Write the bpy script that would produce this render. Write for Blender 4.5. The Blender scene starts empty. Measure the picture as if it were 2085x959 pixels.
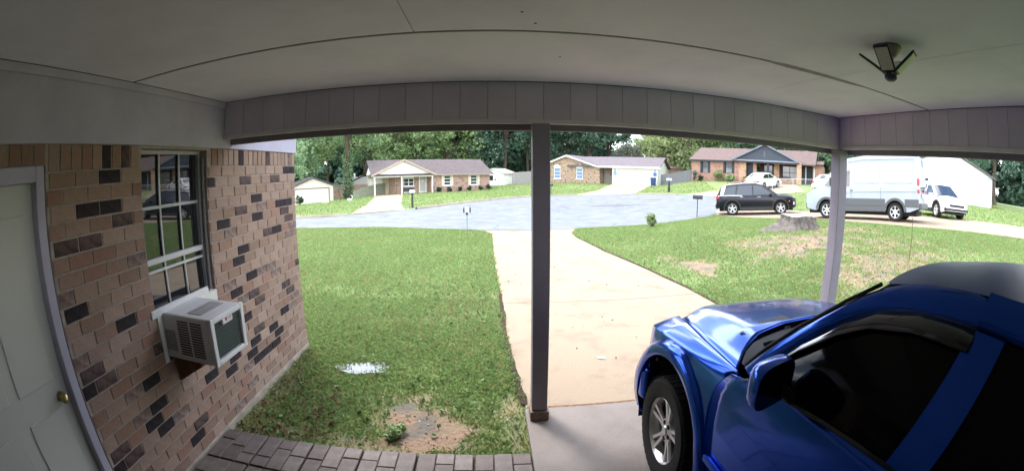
import bpy, bmesh, math, random
import numpy as np
from mathutils import Vector, Matrix
random.seed(7); RNG = np.random.default_rng(7)
S = bpy.context.scene; COL = S.collection
R = math.radians
# ------------------------------------------------------------------ camera
cd = bpy.data.cameras.new('camera'); cam = bpy.data.objects.new('camera', cd); COL.objects.link(cam); S.camera = cam
cd.type = 'PANO'; cd.panorama_type = 'FISHEYE_LENS_POLYNOMIAL'
cd.sensor_width = 36.0; cd.sensor_fit = 'HORIZONTAL'; cd.lens = 14.0
MM = 36.0 / 2.085                       # mm on the sensor for 1000 px of the 2085 px wide picture
cd.fisheye_fov = R(200)
cd.fisheye_polynomial_k0 = 0.0
cd.fisheye_polynomial_k1 = -1.13281975 / MM
cd.fisheye_polynomial_k2 = 0.0
cd.fisheye_polynomial_k3 = -0.04267263 / MM**3
cd.fisheye_polynomial_k4 = 0.0
cd.clip_start = 0.02; cd.clip_end = 2000
def cam_matrix(yaw, pitch, roll):
    f = Vector((math.sin(yaw)*math.cos(pitch), math.cos(yaw)*math.cos(pitch), math.sin(pitch)))
    r = Vector((math.cos(yaw), -math.sin(yaw), 0)); u = r.cross(f)
    r2 = r*math.cos(roll)+u*math.sin(roll); u2 = u*math.cos(roll)-r*math.sin(roll)
    return Matrix(((r2.x, u2.x, -f.x), (r2.y, u2.y, -f.y), (r2.z, u2.z, -f.z))).to_4x4()
cam.matrix_world = Matrix.Translation((0, 0, 2.0)) @ cam_matrix(0.05222383, -0.14394879, 0.00127064)
# ------------------------------------------------------------------ sky and sun
SUN_EL, SUN_AZ = 60.0, -30.0            # azimuth from +Y towards +X
w = bpy.data.worlds.new('World'); S.world = w; w.use_nodes = True
nt = w.node_tree; nt.nodes.clear()
wo = nt.nodes.new('ShaderNodeOutputWorld'); bg = nt.nodes.new('ShaderNodeBackground'); sk = nt.nodes.new('ShaderNodeTexSky')
sk.sky_type = 'NISHITA'; sk.sun_disc = False; sk.sun_elevation = R(SUN_EL); sk.sun_rotation = R(SUN_AZ)
sk.air_density = 1.0; sk.dust_density = 1.0; sk.ozone_density = 1.0
tc = nt.nodes.new('ShaderNodeTexCoord'); mp = nt.nodes.new('ShaderNodeMapping'); mp.inputs['Scale'].default_value = (1, 1, 2.2); mp.inputs['Location'].default_value = (1.7, 5.2, 0)
cn = nt.nodes.new('ShaderNodeTexNoise'); cn.inputs['Scale'].default_value = 3.6; cn.inputs['Detail'].default_value = 7; cn.inputs['Roughness'].default_value = .58
cr = nt.nodes.new('ShaderNodeValToRGB'); cr.color_ramp.elements[0].position = .46; cr.color_ramp.elements[1].position = .56
mxs = nt.nodes.new('ShaderNodeMix'); mxs.data_type = 'RGBA'; mxs.inputs[7].default_value = (17, 17.3, 18, 1)
L = nt.links.new
L(tc.outputs['Generated'], mp.inputs[0]); L(mp.outputs[0], cn.inputs['Vector']); L(cn.outputs['Fac'], cr.inputs[0])
L(cr.outputs[0], mxs.inputs[0]); L(sk.outputs[0], mxs.inputs[6]); L(mxs.outputs[2], bg.inputs[0]); L(bg.outputs[0], wo.inputs[0])
bg.inputs[1].default_value = 0.145
sl = bpy.data.lights.new('sun', 'SUN'); sl.energy = 1.5; sl.angle = R(12); sl.color = (1, .955, .89)
so = bpy.data.objects.new('sun', sl); COL.objects.link(so)
sd = Vector((math.sin(R(SUN_AZ))*math.cos(R(SUN_EL)), math.cos(R(SUN_AZ))*math.cos(R(SUN_EL)), math.sin(R(SUN_EL))))
so.rotation_euler = sd.to_track_quat('Z', 'Y').to_euler(); so.location = sd*60
S.view_settings.view_transform = 'Standard'; S.view_settings.look = 'None'; S.view_settings.exposure = 1.62; S.view_settings.gamma = 1.0
S.render.engine = 'CYCLES'
try:
    S.cycles.use_denoising = True; S.cycles.denoiser = 'OPENIMAGEDENOISE'
    S.cycles.max_bounces = 8; S.cycles.diffuse_bounces = 5; S.cycles.glossy_bounces = 4; S.cycles.transmission_bounces = 4; S.cycles.transparent_max_bounces = 8
    S.cycles.caustics_reflective = False; S.cycles.caustics_refractive = False; S.cycles.sample_clamp_indirect = 6
except Exception: pass

# ------------------------------------------------------------------ helpers
class MB:
    def __init__(s): s.v = []; s.f = []; s.m = []
    def add(s, vs, fs, mi=0):
        o = len(s.v); s.v += [tuple(v) for v in vs]; s.f += [tuple(i+o for i in f) for f in fs]; s.m += [mi]*len(fs); return s
    def box(s, x0, x1, y0, y1, z0, z1, mi=0):
        return s.add([(x0,y0,z0),(x1,y0,z0),(x1,y1,z0),(x0,y1,z0),(x0,y0,z1),(x1,y0,z1),(x1,y1,z1),(x0,y1,z1)],
                     [(0,3,2,1),(4,5,6,7),(0,1,5,4),(1,2,6,5),(2,3,7,6),(3,0,4,7)], mi)
    def cbox(s, c, h, M=None, mi=0):
        vs = [Vector((sx*h[0], sy*h[1], sz*h[2])) for sz in (-1,1) for sx,sy in ((-1,-1),(1,-1),(1,1),(-1,1))]
        if M is not None: vs = [M @ v for v in vs]
        return s.add([v+Vector(c) for v in vs], [(0,3,2,1),(4,5,6,7),(0,1,5,4),(1,2,6,5),(2,3,7,6),(3,0,4,7)], mi)
    def tube(s, pts, rad, n=8, cap=True, mi=0):
        pts = [Vector(p) for p in pts]; k = len(pts)
        if not hasattr(rad, '__len__'): rad = [rad]*k
        vs = []; up = Vector((0,0,1))
        for i, p in enumerate(pts):
            t = (pts[min(i+1,k-1)]-pts[max(i-1,0)]).normalized()
            a = t.cross(up) if abs(t.z) < .95 else t.cross(Vector((1,0,0)))
            a.normalize(); b = t.cross(a)
            vs += [p+(a*math.cos(q)+b*math.sin(q))*rad[i] for q in [2*math.pi*j/n for j in range(n)]]
        fs = [(i*n+j, i*n+(j+1)%n, (i+1)*n+(j+1)%n, (i+1)*n+j) for i in range(k-1) for j in range(n)]
        if cap: fs += [tuple(range(n))[::-1], tuple((k-1)*n+j for j in range(n))]
        return s.add(vs, fs, mi)
    def sweep(s, pts, hw, ht, side, mi=0):
        """rectangular bar along pts; side = vector giving the bar's width direction"""
        pts = [Vector(p) for p in pts]; k = len(pts); vs = []
        for i, p in enumerate(pts):
            t = (pts[min(i+1,k-1)]-pts[max(i-1,0)]).normalized(); sv = Vector(side); sv = (sv - t*sv.dot(t)).normalized(); nv = t.cross(sv)
            vs += [p+sv*hw+nv*ht, p-sv*hw+nv*ht, p-sv*hw-nv*ht, p+sv*hw-nv*ht]
        fs = [(i*4+j, i*4+(j+1)%4, (i+1)*4+(j+1)%4, (i+1)*4+j) for i in range(k-1) for j in range(4)]
        fs += [(3,2,1,0), tuple((k-1)*4+j for j in range(4))]
        return s.add(vs, fs, mi)
    def lathe(s, prof, c=(0,0,0), axis='Z', n=24, mi=0, close=True):
        vs = []
        for r, h in prof:
            for j in range(n):
                a = 2*math.pi*j/n; x, y = r*math.cos(a), r*math.sin(a)
                v = (x,y,h) if axis == 'Z' else ((h,x,y) if axis == 'X' else (x,h,y))
                vs.append((v[0]+c[0], v[1]+c[1], v[2]+c[2]))
        k = len(prof); fs = [(i*n+j, i*n+(j+1)%n, (i+1)*n+(j+1)%n, (i+1)*n+j) for i in range(k-1) for j in range(n)]
        if close: fs += [tuple(range(n))[::-1], tuple((k-1)*n+j for j in range(n))]
        return s.add(vs, fs, mi)
    def prism(s, poly, d, mi=0):
        """poly: 3D points (planar), d: extrusion vector"""
        n = len(poly); p = [Vector(q) for q in poly]; vs = p+[q+Vector(d) for q in p]
        return s.add(vs, [tuple(range(n))[::-1], tuple(range(n, 2*n))]+[(i, (i+1)%n, n+(i+1)%n, n+i) for i in range(n)], mi)
    def grid(s, rows, mi=0, wrap=False):
        k, n = len(rows), len(rows[0]); vs = [p for r in rows for p in r]
        return s.add(vs, [(i*n+j, i*n+(j+1)%n, (i+1)*n+(j+1)%n, (i+1)*n+j) for i in range(k-1) for j in range(n if wrap else n-1)], mi)
    def data(s, name, mats):
        me = bpy.data.meshes.new(name); me.from_pydata(s.v, [], s.f)
        mats = mats if isinstance(mats, (list, tuple)) else [mats]
        for m in mats: me.materials.append(m)
        if len(mats) > 1: me.polygons.foreach_set('material_index', s.m)
        bm = bmesh.new(); bm.from_mesh(me); bmesh.ops.recalc_face_normals(bm, faces=bm.faces); bm.to_mesh(me); bm.free()
        me.update(); return me
    def build(s, name, mats, parent=None, smooth=False, bevel=0, sub=0, solid=0, loc=None, rot=None):
        o = bpy.data.objects.new(name, s.data(name, mats)); return fin(o, parent, smooth, bevel, sub, solid, loc, rot)
def fin(o, parent=None, smooth=False, bevel=0, sub=0, solid=0, loc=None, rot=None):
    COL.objects.link(o)
    if parent is not None: o.parent = parent
    if loc is not None: o.location = loc
    if rot is not None: o.rotation_euler = rot
    if smooth:
        o.data.polygons.foreach_set('use_smooth', [True]*len(o.data.polygons))
        if smooth is not True and hasattr(o.data, 'set_sharp_from_angle'): o.data.set_sharp_from_angle(angle=R(smooth))
    if solid: m = o.modifiers.new('s', 'SOLIDIFY'); m.thickness = solid; m.offset = -1
    if bevel: m = o.modifiers.new('b', 'BEVEL'); m.width = bevel; m.segments = 2; m.limit_method = 'ANGLE'; m.angle_limit = R(35)
    if sub: m = o.modifiers.new('d', 'SUBSURF'); m.levels = sub; m.render_levels = sub
    return o
def tag(o, label=None, cat=None, group=None, kind=None):
    if label: o['label'] = label
    if cat: o['category'] = cat
    if group: o['group'] = group
    if kind: o['kind'] = kind
    return o
def thing(name, label, cat, loc=(0,0,0), rz=0, group=None):
    o = bpy.data.objects.new(name, None); COL.objects.link(o); o.location = loc; o.rotation_euler = (0,0,rz); o.empty_display_size = .2
    return tag(o, label, cat, group)
def dup(o, parent=None):
    c = o.copy(); COL.objects.link(c); c.parent = parent
    for ch in list(o.children): dup(ch, c)
    return c
def copy_thing(o, loc, rz=0, label=None, scale=None):
    c = dup(o); c.location = loc; c.rotation_euler = (0,0,rz)
    if scale is not None: c.scale = scale if hasattr(scale, '__len__') else (scale,)*3
    if label: c['label'] = label
    return c
def lerp(a, b, t): return a+(b-a)*t
def interp(x, pts):
    return float(np.interp(x, [p[0] for p in pts], [p[1] for p in pts]))
# ------------------------------------------------------------------ materials
MATS = {}
def mat(name, col, rough=.6, spec=.5, metal=0, var=0, scale=8, detail=4, bump=0, bscale=60, coat=0, emit=None, col2=None, trans=0, ramp=(.35,.65), objvar=0, islandvar=0, hue=0):
    """principled material with a noise mix col->col2 (or col*(1-var)) and optional bump, object or island variation"""
    if name in MATS: return MATS[name]
    m = bpy.data.materials.new(name); m.use_nodes = True; t = m.node_tree; b = t.nodes['Principled BSDF']; N = t.nodes.new; K = t.links.new
    c = list(col)+[1]
    b.inputs['Base Color'].default_value = c; b.inputs['Roughness'].default_value = rough; b.inputs['Metallic'].default_value = metal
    b.inputs['Specular IOR Level'].default_value = spec; b.inputs['Coat Weight'].default_value = coat; b.inputs['Coat Roughness'].default_value = .03
    out = None; tcn = N('ShaderNodeTexCoord')
    if var or col2:
        nz = N('ShaderNodeTexNoise'); nz.inputs['Scale'].default_value = scale; nz.inputs['Detail'].default_value = detail; nz.inputs['Roughness'].default_value = .65
        K(tcn.outputs['Object'], nz.inputs['Vector'])
        rp = N('ShaderNodeMapRange'); rp.inputs[1].default_value = ramp[0]; rp.inputs[2].default_value = ramp[1]; K(nz.outputs['Fac'], rp.inputs[0])
        mx = N('ShaderNodeMix'); mx.data_type = 'RGBA'; mx.inputs[6].default_value = c
        mx.inputs[7].default_value = list(col2)+[1] if col2 else [v*(1-var) for v in col]+[1]
        K(rp.outputs[0], mx.inputs[0]); out = mx.outputs[2]
    if objvar or islandvar:
        hs = N('ShaderNodeHueSaturation')
        if out: K(out, hs.inputs['Color'])
        else: hs.inputs['Color'].default_value = c
        if objvar: src = N('ShaderNodeObjectInfo').outputs['Random']
        else: src = N('ShaderNodeNewGeometry').outputs['Random Per Island']
        a = objvar or islandvar
        mr = N('ShaderNodeMapRange'); mr.inputs[3].default_value = 1-a; mr.inputs[4].default_value = 1+a; K(src, mr.inputs[0]); K(mr.outputs[0], hs.inputs['Value'])
        if hue:
            mu = N('ShaderNodeMath'); mu.operation = 'MULTIPLY'; mu.inputs[1].default_value = 7.31; K(src, mu.inputs[0])
            fr = N('ShaderNodeMath'); fr.operation = 'FRACT'; K(mu.outputs[0], fr.inputs[0])
            mh = N('ShaderNodeMapRange'); mh.inputs[3].default_value = .5-hue; mh.inputs[4].default_value = .5+hue; K(fr.outputs[0], mh.inputs[0]); K(mh.outputs[0], hs.inputs['Hue'])
        out = hs.outputs[0]
    if out: K(out, b.inputs['Base Color'])
    if bump:
        nb = N('ShaderNodeTexNoise'); nb.inputs['Scale'].default_value = bscale; nb.inputs['Detail'].default_value = 5
        K(tcn.outputs['Object'], nb.inputs['Vector'])
        bp = N('ShaderNodeBump'); bp.inputs['Strength'].default_value = bump; bp.inputs['Distance'].default_value = .02; K(nb.outputs['Fac'], bp.inputs['Height']); K(bp.outputs[0], b.inputs['Normal'])
    if trans:
        # leaf-like translucency
        tr = N('ShaderNodeBsdfTranslucent'); ms = N('ShaderNodeMixShader'); ms.inputs[0].default_value = trans
        if out: K(out, tr.inputs[0])
        else: tr.inputs[0].default_value = c
        K(b.outputs[0], ms.inputs[1]); K(tr.outputs[0], ms.inputs[2]); K(ms.outputs[0], t.nodes['Material Output'].inputs[0])
    if emit:
        b.inputs['Emission Color'].default_value = list(emit[:3])+[1]; b.inputs['Emission Strength'].default_value = emit[3]
    MATS[name] = m; return m
def brick_mat(name, c1, c2, mortar, bw=.203, bh=.0885, dark=None):
    """far brickwork, too small to pick apart: brick texture on object coordinates (x along, z up)"""
    if name in MATS: return MATS[name]
    m = bpy.data.materials.new(name); m.use_nodes = True; t = m.node_tree; b = t.nodes['Principled BSDF']; N = t.nodes.new; K = t.links.new
    tcn = N('ShaderNodeTexCoord'); sp = N('ShaderNodeSeparateXYZ'); cb = N('ShaderNodeCombineXYZ'); ad = N('ShaderNodeMath'); ad.operation = 'ADD'
    K(tcn.outputs['Object'], sp.inputs[0]); K(sp.outputs[0], ad.inputs[0]); K(sp.outputs[1], ad.inputs[1]); K(ad.outputs[0], cb.inputs[0]); K(sp.outputs[2], cb.inputs[1])
    bt = N('ShaderNodeTexBrick'); bt.inputs['Scale'].default_value = 1; bt.inputs['Brick Width'].default_value = bw; bt.inputs['Row Height'].default_value = bh
    bt.inputs['Mortar Size'].default_value = .006; bt.inputs['Color1'].default_value = list(c1)+[1]; bt.inputs['Color2'].default_value = list(c2)+[1]; bt.inputs['Mortar'].default_value = list(mortar)+[1]
    K(cb.outputs[0], bt.inputs['Vector'])
    nz = N('ShaderNodeTexNoise'); nz.inputs['Scale'].default_value = 3.2; nz.inputs['Detail'].default_value = 6; K(tcn.outputs['Object'], nz.inputs['Vector'])
    mr = N('ShaderNodeMapRange'); mr.inputs[1].default_value = .52; mr.inputs[2].default_value = .68; K(nz.outputs['Fac'], mr.inputs[0])
    mx = N('ShaderNodeMix'); mx.data_type = 'RGBA'; K(mr.outputs[0], mx.inputs[0]); K(bt.outputs[0], mx.inputs[6]); mx.inputs[7].default_value = list(dark or [v*.5 for v in c1])+[1]
    K(mx.outputs[2], b.inputs['Base Color']); b.inputs['Roughness'].default_value = .85; MATS[name] = m; return m
def glass_dark(name, col=(.012,.014,.017), rough=.02, spec=.9):
    return mat(name, col, rough, spec, coat=.6)
# ------------------------------------------------------------------ terrain
CP = np.array([(-2.3,3,-.06),(-2.3,4.7,-.06),(0,3,-.05),(0.3,3.3,-.04),(3,3.3,-.03),(3.4,1,-.03),(-8,0,-.05),(0,-6,-.05),(5,-5,0.1),
(-2,8,-.1),(0,12,-.17),(2.5,8,-.1),(-8.4,17.6,-.25),(-4,17.6,-.25),(1.9,16.4,-.25),(3.5,16.9,-.22),(7,17.5,-.1),(11.2,19.6,.05),
(14.9,10.6,.86),(14,13.7,.62),(14.5,17.6,.37),(12.3,19.2,.13),(9.6,11.5,.5),(5.5,6,.1),(20,5,1.1),(8,4,.4),
(7.9,37.2,.1),(3.2,36.3,0),(.1,34,-.1),(-5,26.2,-.2),(-7.8,24,-.25),(-10.8,22.4,-.25),(12.5,36,.3),(16.2,33.3,.5),(17.7,30,.5),(20,24,.65),
(-13.2,48.2,-.41),(.2,54,-.05),(8.5,61.4,.62),(21.6,52.7,.7),(18,46,.62),(15,42,.45),(20.5,49.5,.72),(13,53,.6),(-5,51,-.22),(-10,40,-.3),(0,44,-.05),(23.5,45.5,1.55),(28,40,1.75),(32,36,1.9),(-21,51,-1.2),(-24,46,-1.2),
(-40,40,-1.5),(-30,90,-1),(0,90,.5),(40,80,2),(60,40,2.5),(40,10,1.6),(-40,10,-.6),(25,-10,1),
(-120,0,-1),(-120,120,-1),(0,140,1),(120,120,2),(120,0,2),(120,-80,1),(0,-80,0),(-120,-80,-1)], float)
def _U(r2): return np.where(r2 > 1e-9, 0.5*r2*np.log(r2+1e-12), 0)
def _solve():
    n = len(CP); d = ((CP[:,None,:2]-CP[None,:,:2])**2).sum(2)/1e4
    A = np.zeros((n+3,n+3)); A[:n,:n] = _U(d)+np.eye(n)*1e-5; A[:n,n] = 1; A[:n,n+1:] = CP[:,:2]/100; A[n:,:n] = A[:n,n:].T
    return np.linalg.solve(A, np.r_[CP[:,2],0,0,0])
WT = _solve()
def zt(x, y):
    x = np.asarray(x, float); y = np.asarray(y, float); s = x.shape; X = np.clip(x.ravel(),-120,120); Y = np.clip(y.ravel(),-80,140)
    out = np.empty(len(X)); n = len(CP)
    for i in range(0, len(X), 20000):
        a = X[i:i+20000]; b = Y[i:i+20000]
        out[i:i+20000] = _U(((a[:,None]-CP[None,:,0])**2+(b[:,None]-CP[None,:,1])**2)/1e4)@WT[:n]+WT[n]+WT[n+1]*a/100+WT[n+2]*b/100
    return out.reshape(s)
def zg(x, y): return float(zt([x],[y])[0])
LAT = RNG.random((256,256))
def vnoise(x, y, s):
    x = np.asarray(x)*s+31.7; y = np.asarray(y)*s+17.3; xi = np.floor(x).astype(int); yi = np.floor(y).astype(int); fx = x-xi; fy = y-yi
    fx = fx*fx*(3-2*fx); fy = fy*fy*(3-2*fy); g = lambda a, b: LAT[a % 256, b % 256]
    return (g(xi,yi)*(1-fx)+g(xi+1,yi)*fx)*(1-fy)+(g(xi,yi+1)*(1-fx)+g(xi+1,yi+1)*fx)*fy
def fnoise(x, y, s): return (vnoise(x,y,s)+.5*vnoise(x,y,s*2.1)+.25*vnoise(x,y,s*4.3))/1.75
BARE = [(-.58,3.02,.40,.5,1.),(-.9,2.76,.7,.13,.9),(-2.14,3.5,.14,1.2,.6),(-1.95,2.8,.35,.2,.5),(.18,3.2,.10,.6,.6),(.12,5.0,.06,1.4,.4),
 (4.6,8.5,.45,.7,.95),(4.3,9.6,.25,.4,.6),(8.3,9.0,1.9,1.2,.92),(6.9,10.3,.6,.6,.6),(8.4,5.9,2.0,1.4,.85),(6.2,5.3,.4,.4,.55),(10.6,9.9,1.5,.9,.8),(10.0,7.4,1.5,1.0,.7),(11.5,9.2,.9,.6,.55),(5.6,12.2,.6,.5,.4),
 (-.35,6.6,.7,.8,.30),(-.1,5.0,.5,.6,.25),(-1.2,5.6,.8,.5,.25),(6.6,14.5,1.0,.4,.3),(7.6,12.2,1.2,.5,.35)]
def bare(x, y):
    x = np.asarray(x, float); y = np.asarray(y, float); v = np.zeros(x.shape)
    n = fnoise(x, y, 2.3)-.5; n2 = fnoise(x, y, .9)-.5; n3 = fnoise(x, y, 6.1)-.5
    for cx, cy, rx, ry, a in BARE:
        d = np.sqrt(((x-cx)/rx)**2+((y-cy)/ry)**2)+n*1.6+n2*.7+n3*.9
        v = np.maximum(v, a*np.clip((1.3-d)/.7, 0, 1))
    return np.clip(v+np.clip(n*.5-.08, 0, .3), 0, 1)
def attr(o, name, vals):
    a = o.data.attributes.new(name, 'FLOAT', 'POINT'); a.data.foreach_set('value', np.asarray(vals, np.float32))
def soil_mat():
    m = bpy.data.materials.new('lawn_soil'); m.use_nodes = True; t = m.node_tree; b = t.nodes['Principled BSDF']; N = t.nodes.new; K = t.links.new
    at = N('ShaderNodeAttribute'); at.attribute_name = 'bare'; tcn = N('ShaderNodeTexCoord')
    n1 = N('ShaderNodeTexNoise'); n1.inputs['Scale'].default_value = 1.3; n1.inputs['Detail'].default_value = 8; K(tcn.outputs['Object'], n1.inputs['Vector'])
    n2 = N('ShaderNodeTexNoise'); n2.inputs['Scale'].default_value = 28; n2.inputs['Detail'].default_value = 6; K(tcn.outputs['Object'], n2.inputs['Vector'])
    g = N('ShaderNodeMix'); g.data_type = 'RGBA'; g.inputs[6].default_value = (.12,.17,.06,1); g.inputs[7].default_value = (.18,.225,.09,1); K(n1.outputs['Fac'], g.inputs[0])
    gg = N('ShaderNodeMix'); gg.data_type = 'RGBA'; gg.blend_type = 'MULTIPLY'; gg.inputs[0].default_value = .55; K(g.outputs[2], gg.inputs[6]); K(n2.outputs['Color'], gg.inputs[7])
    g2 = N('ShaderNodeHueSaturation'); g2.inputs['Value'].default_value = 1.25; K(gg.outputs[2], g2.inputs['Color'])
    d = N('ShaderNodeMix'); d.data_type = 'RGBA'; d.inputs[6].default_value = (.135,.088,.062,1); d.inputs[7].default_value = (.29,.20,.14,1); K(n2.outputs['Fac'], d.inputs[0])
    n3 = N('ShaderNodeTexNoise'); n3.inputs['Scale'].default_value = 2.6; n3.inputs['Detail'].default_value = 6; K(tcn.outputs['Object'], n3.inputs['Vector'])
    r3 = N('ShaderNodeMapRange'); r3.inputs[1].default_value = .45; r3.inputs[2].default_value = .62; K(n3.outputs['Fac'], r3.inputs[0])
    d3 = N('ShaderNodeMix'); d3.data_type = 'RGBA'; d3.inputs[7].default_value = (.12,.105,.09,1); K(r3.outputs[0], d3.inputs[0]); K(d.outputs[2], d3.inputs[6]); d = d3
    mx = N('ShaderNodeMix'); mx.data_type = 'RGBA'; K(at.outputs['Fac'], mx.inputs[0]); K(g.outputs[2], mx.inputs[6]); K(d.outputs[2], mx.inputs[7])
    K(mx.outputs[2], b.inputs['Base Color']); b.inputs['Roughness'].default_value = .95; b.inputs['Specular IOR Level'].default_value = .2
    bp = N('ShaderNodeBump'); bp.inputs['Strength'].default_value = .7; bp.inputs['Distance'].default_value = .03; K(n2.outputs['Fac'], bp.inputs['Height']); K(bp.outputs[0], b.inputs['Normal'])
    return m
xs = np.unique(np.r_[-900,-400,-200,np.arange(-120,-22,6),np.arange(-22,-2.4,.6),np.arange(-2.4,12,.13),np.arange(12,34,.6),np.arange(34,120,6),120,200,400,900])
ys = np.unique(np.r_[-900,-300,np.arange(-80,0,6),np.arange(0,2.5,.5),np.arange(2.5,17.5,.13),np.arange(17.5,64,.6),np.arange(64,140,6),140,300,900])
GX, GY = np.meshgrid(xs, ys); GZ = zt(GX, GY)
gm = bpy.data.meshes.new('ground'); n_, m_ = len(xs), len(ys)
ii = (np.arange(m_-1)[:,None]*n_+np.arange(n_-1)[None,:]).ravel()
gm.from_pydata(np.stack([GX.ravel(),GY.ravel(),GZ.ravel()],1).tolist(), [], np.stack([ii,ii+1,ii+n_+1,ii+n_],1).tolist()); gm.materials.append(soil_mat())
ground = fin(bpy.data.objects.new('ground', gm), smooth=True); tag(ground, kind='structure'); attr(ground, 'bare', bare(GX.ravel(), GY.ravel()))

from mathutils.geometry import delaunay_2d_cdt
def resample(poly, step, closed=True):
    out = []; k = len(poly)
    for i in range(k if closed else k-1):
        a, b = Vector(poly[i]), Vector(poly[(i+1) % k]); m = max(1, int((b-a).length/step))
        out += [tuple(a.lerp(b, j/m)) for j in range(m)]
    if not closed: out.append(tuple(poly[-1]))
    return out
def inside(px, py, poly):
    x = np.asarray(px); y = np.asarray(py); c = np.zeros(x.shape, bool); k = len(poly)
    for i in range(k):
        (x1,y1),(x2,y2) = poly[i], poly[(i+1) % k]
        c ^= ((y1 > y) != (y2 > y)) & (x < (x2-x1)*(y-y1)/((y2-y1) if y2 != y1 else 1e-9)+x1)
    return c
def sheet(name, poly, off, step, m, zf=None):
    bd = resample(poly, step); P = np.array(poly)
    gx, gy = np.meshgrid(np.arange(P[:,0].min(), P[:,0].max(), step), np.arange(P[:,1].min(), P[:,1].max(), step)); k = inside(gx, gy, poly)
    pts = [Vector(p) for p in bd]+[Vector((a,b)) for a, b in zip(gx[k], gy[k])]; nb = len(bd)
    r = delaunay_2d_cdt(pts, [(i,(i+1) % nb) for i in range(nb)], [], 1, 1e-4); v = np.array([tuple(p) for p in r[0]])
    z = (zt(v[:,0], v[:,1]) if zf is None else zf(v[:,0], v[:,1]))+off
    me = bpy.data.meshes.new(name); me.from_pydata(np.c_[v, z].tolist(), [], [tuple(f) for f in r[2]]); me.materials.append(m)
    o = fin(bpy.data.objects.new(name, me), smooth=True); return tag(o, kind='structure')
def smooth_poly(p, n=2, closed=False):
    for _ in range(n):
        q = []
        for i in range(len(p)-1):
            a, b = p[i], p[i+1]; q += [(a[0]*.75+b[0]*.25, a[1]*.75+b[1]*.25),(a[0]*.25+b[0]*.75, a[1]*.25+b[1]*.75)]
        p = [p[0]]+q+[p[-1]]
    return p
NEAR = smooth_poly([(-45,18.6),(-20,18.3),(-8.7,18.0),(-6.43,18.15),(-4.12,17.98),(-1.94,17.46),(-.33,16.96),(1.99,16.76),(3.52,17.07),(5.15,17.28),(7.02,17.52),(9.26,18.64),(11.25,19.71),(12.93,21.8),(15.6,24.5),(17.3,27)], 2)
FAR = smooth_poly([(17.3,27),(17.54,29.67),(17.34,31.36),(16.37,33.14),(12.49,36.11),(7.85,37.2),(3.19,36.28),(.13,33.98),(-3.26,29.57),(-5.04,26.22),(-7.86,24.05),(-10.79,22.6),(-16,22.6),(-45,23.4)], 2)
ROAD = NEAR+FAR[1:]
def asphalt_mat():
    m = mat('asphalt', (.105,.118,.14), .85, .35, col2=(.155,.172,.20), scale=1.2, detail=9, bump=.4, bscale=90); t = m.node_tree; N = t.nodes.new; K = t.links.new; b = t.nodes['Principled BSDF']
    src = b.inputs['Base Color'].links[0].from_socket; tcn = N('ShaderNodeTexCoord'); mp_ = N('ShaderNodeMapping'); mp_.inputs['Scale'].default_value = (.16,.34,.3); nz = N('ShaderNodeTexNoise'); nz.inputs['Scale'].default_value = .8
    K(tcn.outputs['Object'], mp_.inputs[0]); mxv = N('ShaderNodeMix'); mxv.data_type = 'RGBA'; mxv.inputs[0].default_value = .25; K(mp_.outputs[0], mxv.inputs[6]); K(tcn.outputs['Object'], nz.inputs['Vector']); K(nz.outputs['Color'], mxv.inputs[7])
    vo = N('ShaderNodeTexVoronoi'); vo.feature = 'DISTANCE_TO_EDGE'; vo.inputs['Scale'].default_value = 1.6; K(mxv.outputs[2], vo.inputs['Vector'])
    mr = N('ShaderNodeMapRange'); mr.inputs[1].default_value = .004; mr.inputs[2].default_value = .012; mr.inputs[3].default_value = .5; mr.inputs[4].default_value = 0; K(vo.outputs['Distance'], mr.inputs[0])
    mx = N('ShaderNodeMix'); mx.data_type = 'RGBA'; K(mr.outputs[0], mx.inputs[0]); K(src, mx.inputs[6]); mx.inputs[7].default_value = (.045,.045,.05,1); K(mx.outputs[2], b.inputs['Base Color']); return m
asphalt = asphalt_mat()
concrete = mat('driveway_concrete', (.285,.222,.16), .85, .3, col2=(.165,.115,.08), scale=1.7, detail=12, bump=.6, bscale=110, ramp=(.5,.8))
curbc = mat('curb_concrete', (.42,.36,.29), .85, .3, col2=(.32,.27,.22), scale=1.5, detail=6)
sheet('road', ROAD, .02, .9, asphalt)
for k, pl in enumerate([[(6.2,27.3),(7.2,27.0),(9.6,27.3),(10.4,27.7),(8.6,28.0),(6.8,27.8)], [(11.2,30.6),(12.6,30.4),(13,30.9),(11.8,31)], [(2.2,26.4),(4.9,26.9),(5.1,27.1),(2.3,26.6)]]):
    sheet('road_patch', pl, .026, .5, mat('patched_asphalt', (.065,.065,.075), .8, .35, col2=(.10,.10,.112), scale=3))
def ribbon(name, path, prof, m):
    """prof: (offset to the left of the path, height) list, laid along the path on the terrain"""
    p = np.array(resample(path, .8, False)); t = np.gradient(p, axis=0); t /= np.linalg.norm(t, axis=1)[:,None]; nrm = np.stack([-t[:,1], t[:,0]], 1)
    rows = []
    for o_, h in prof:
        q = p+nrm*o_; rows.append([(a,b,c+h) for a,b,c in zip(q[:,0], q[:,1], zt(q[:,0], q[:,1]))])
    return tag(MB().grid(rows).build(name, m, smooth=40), kind='structure')
gut = [(0.0,.022),(-.02,.034),(-.32,.04),(-.36,.15),(-.5,.155),(-.52,-.05)]
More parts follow.
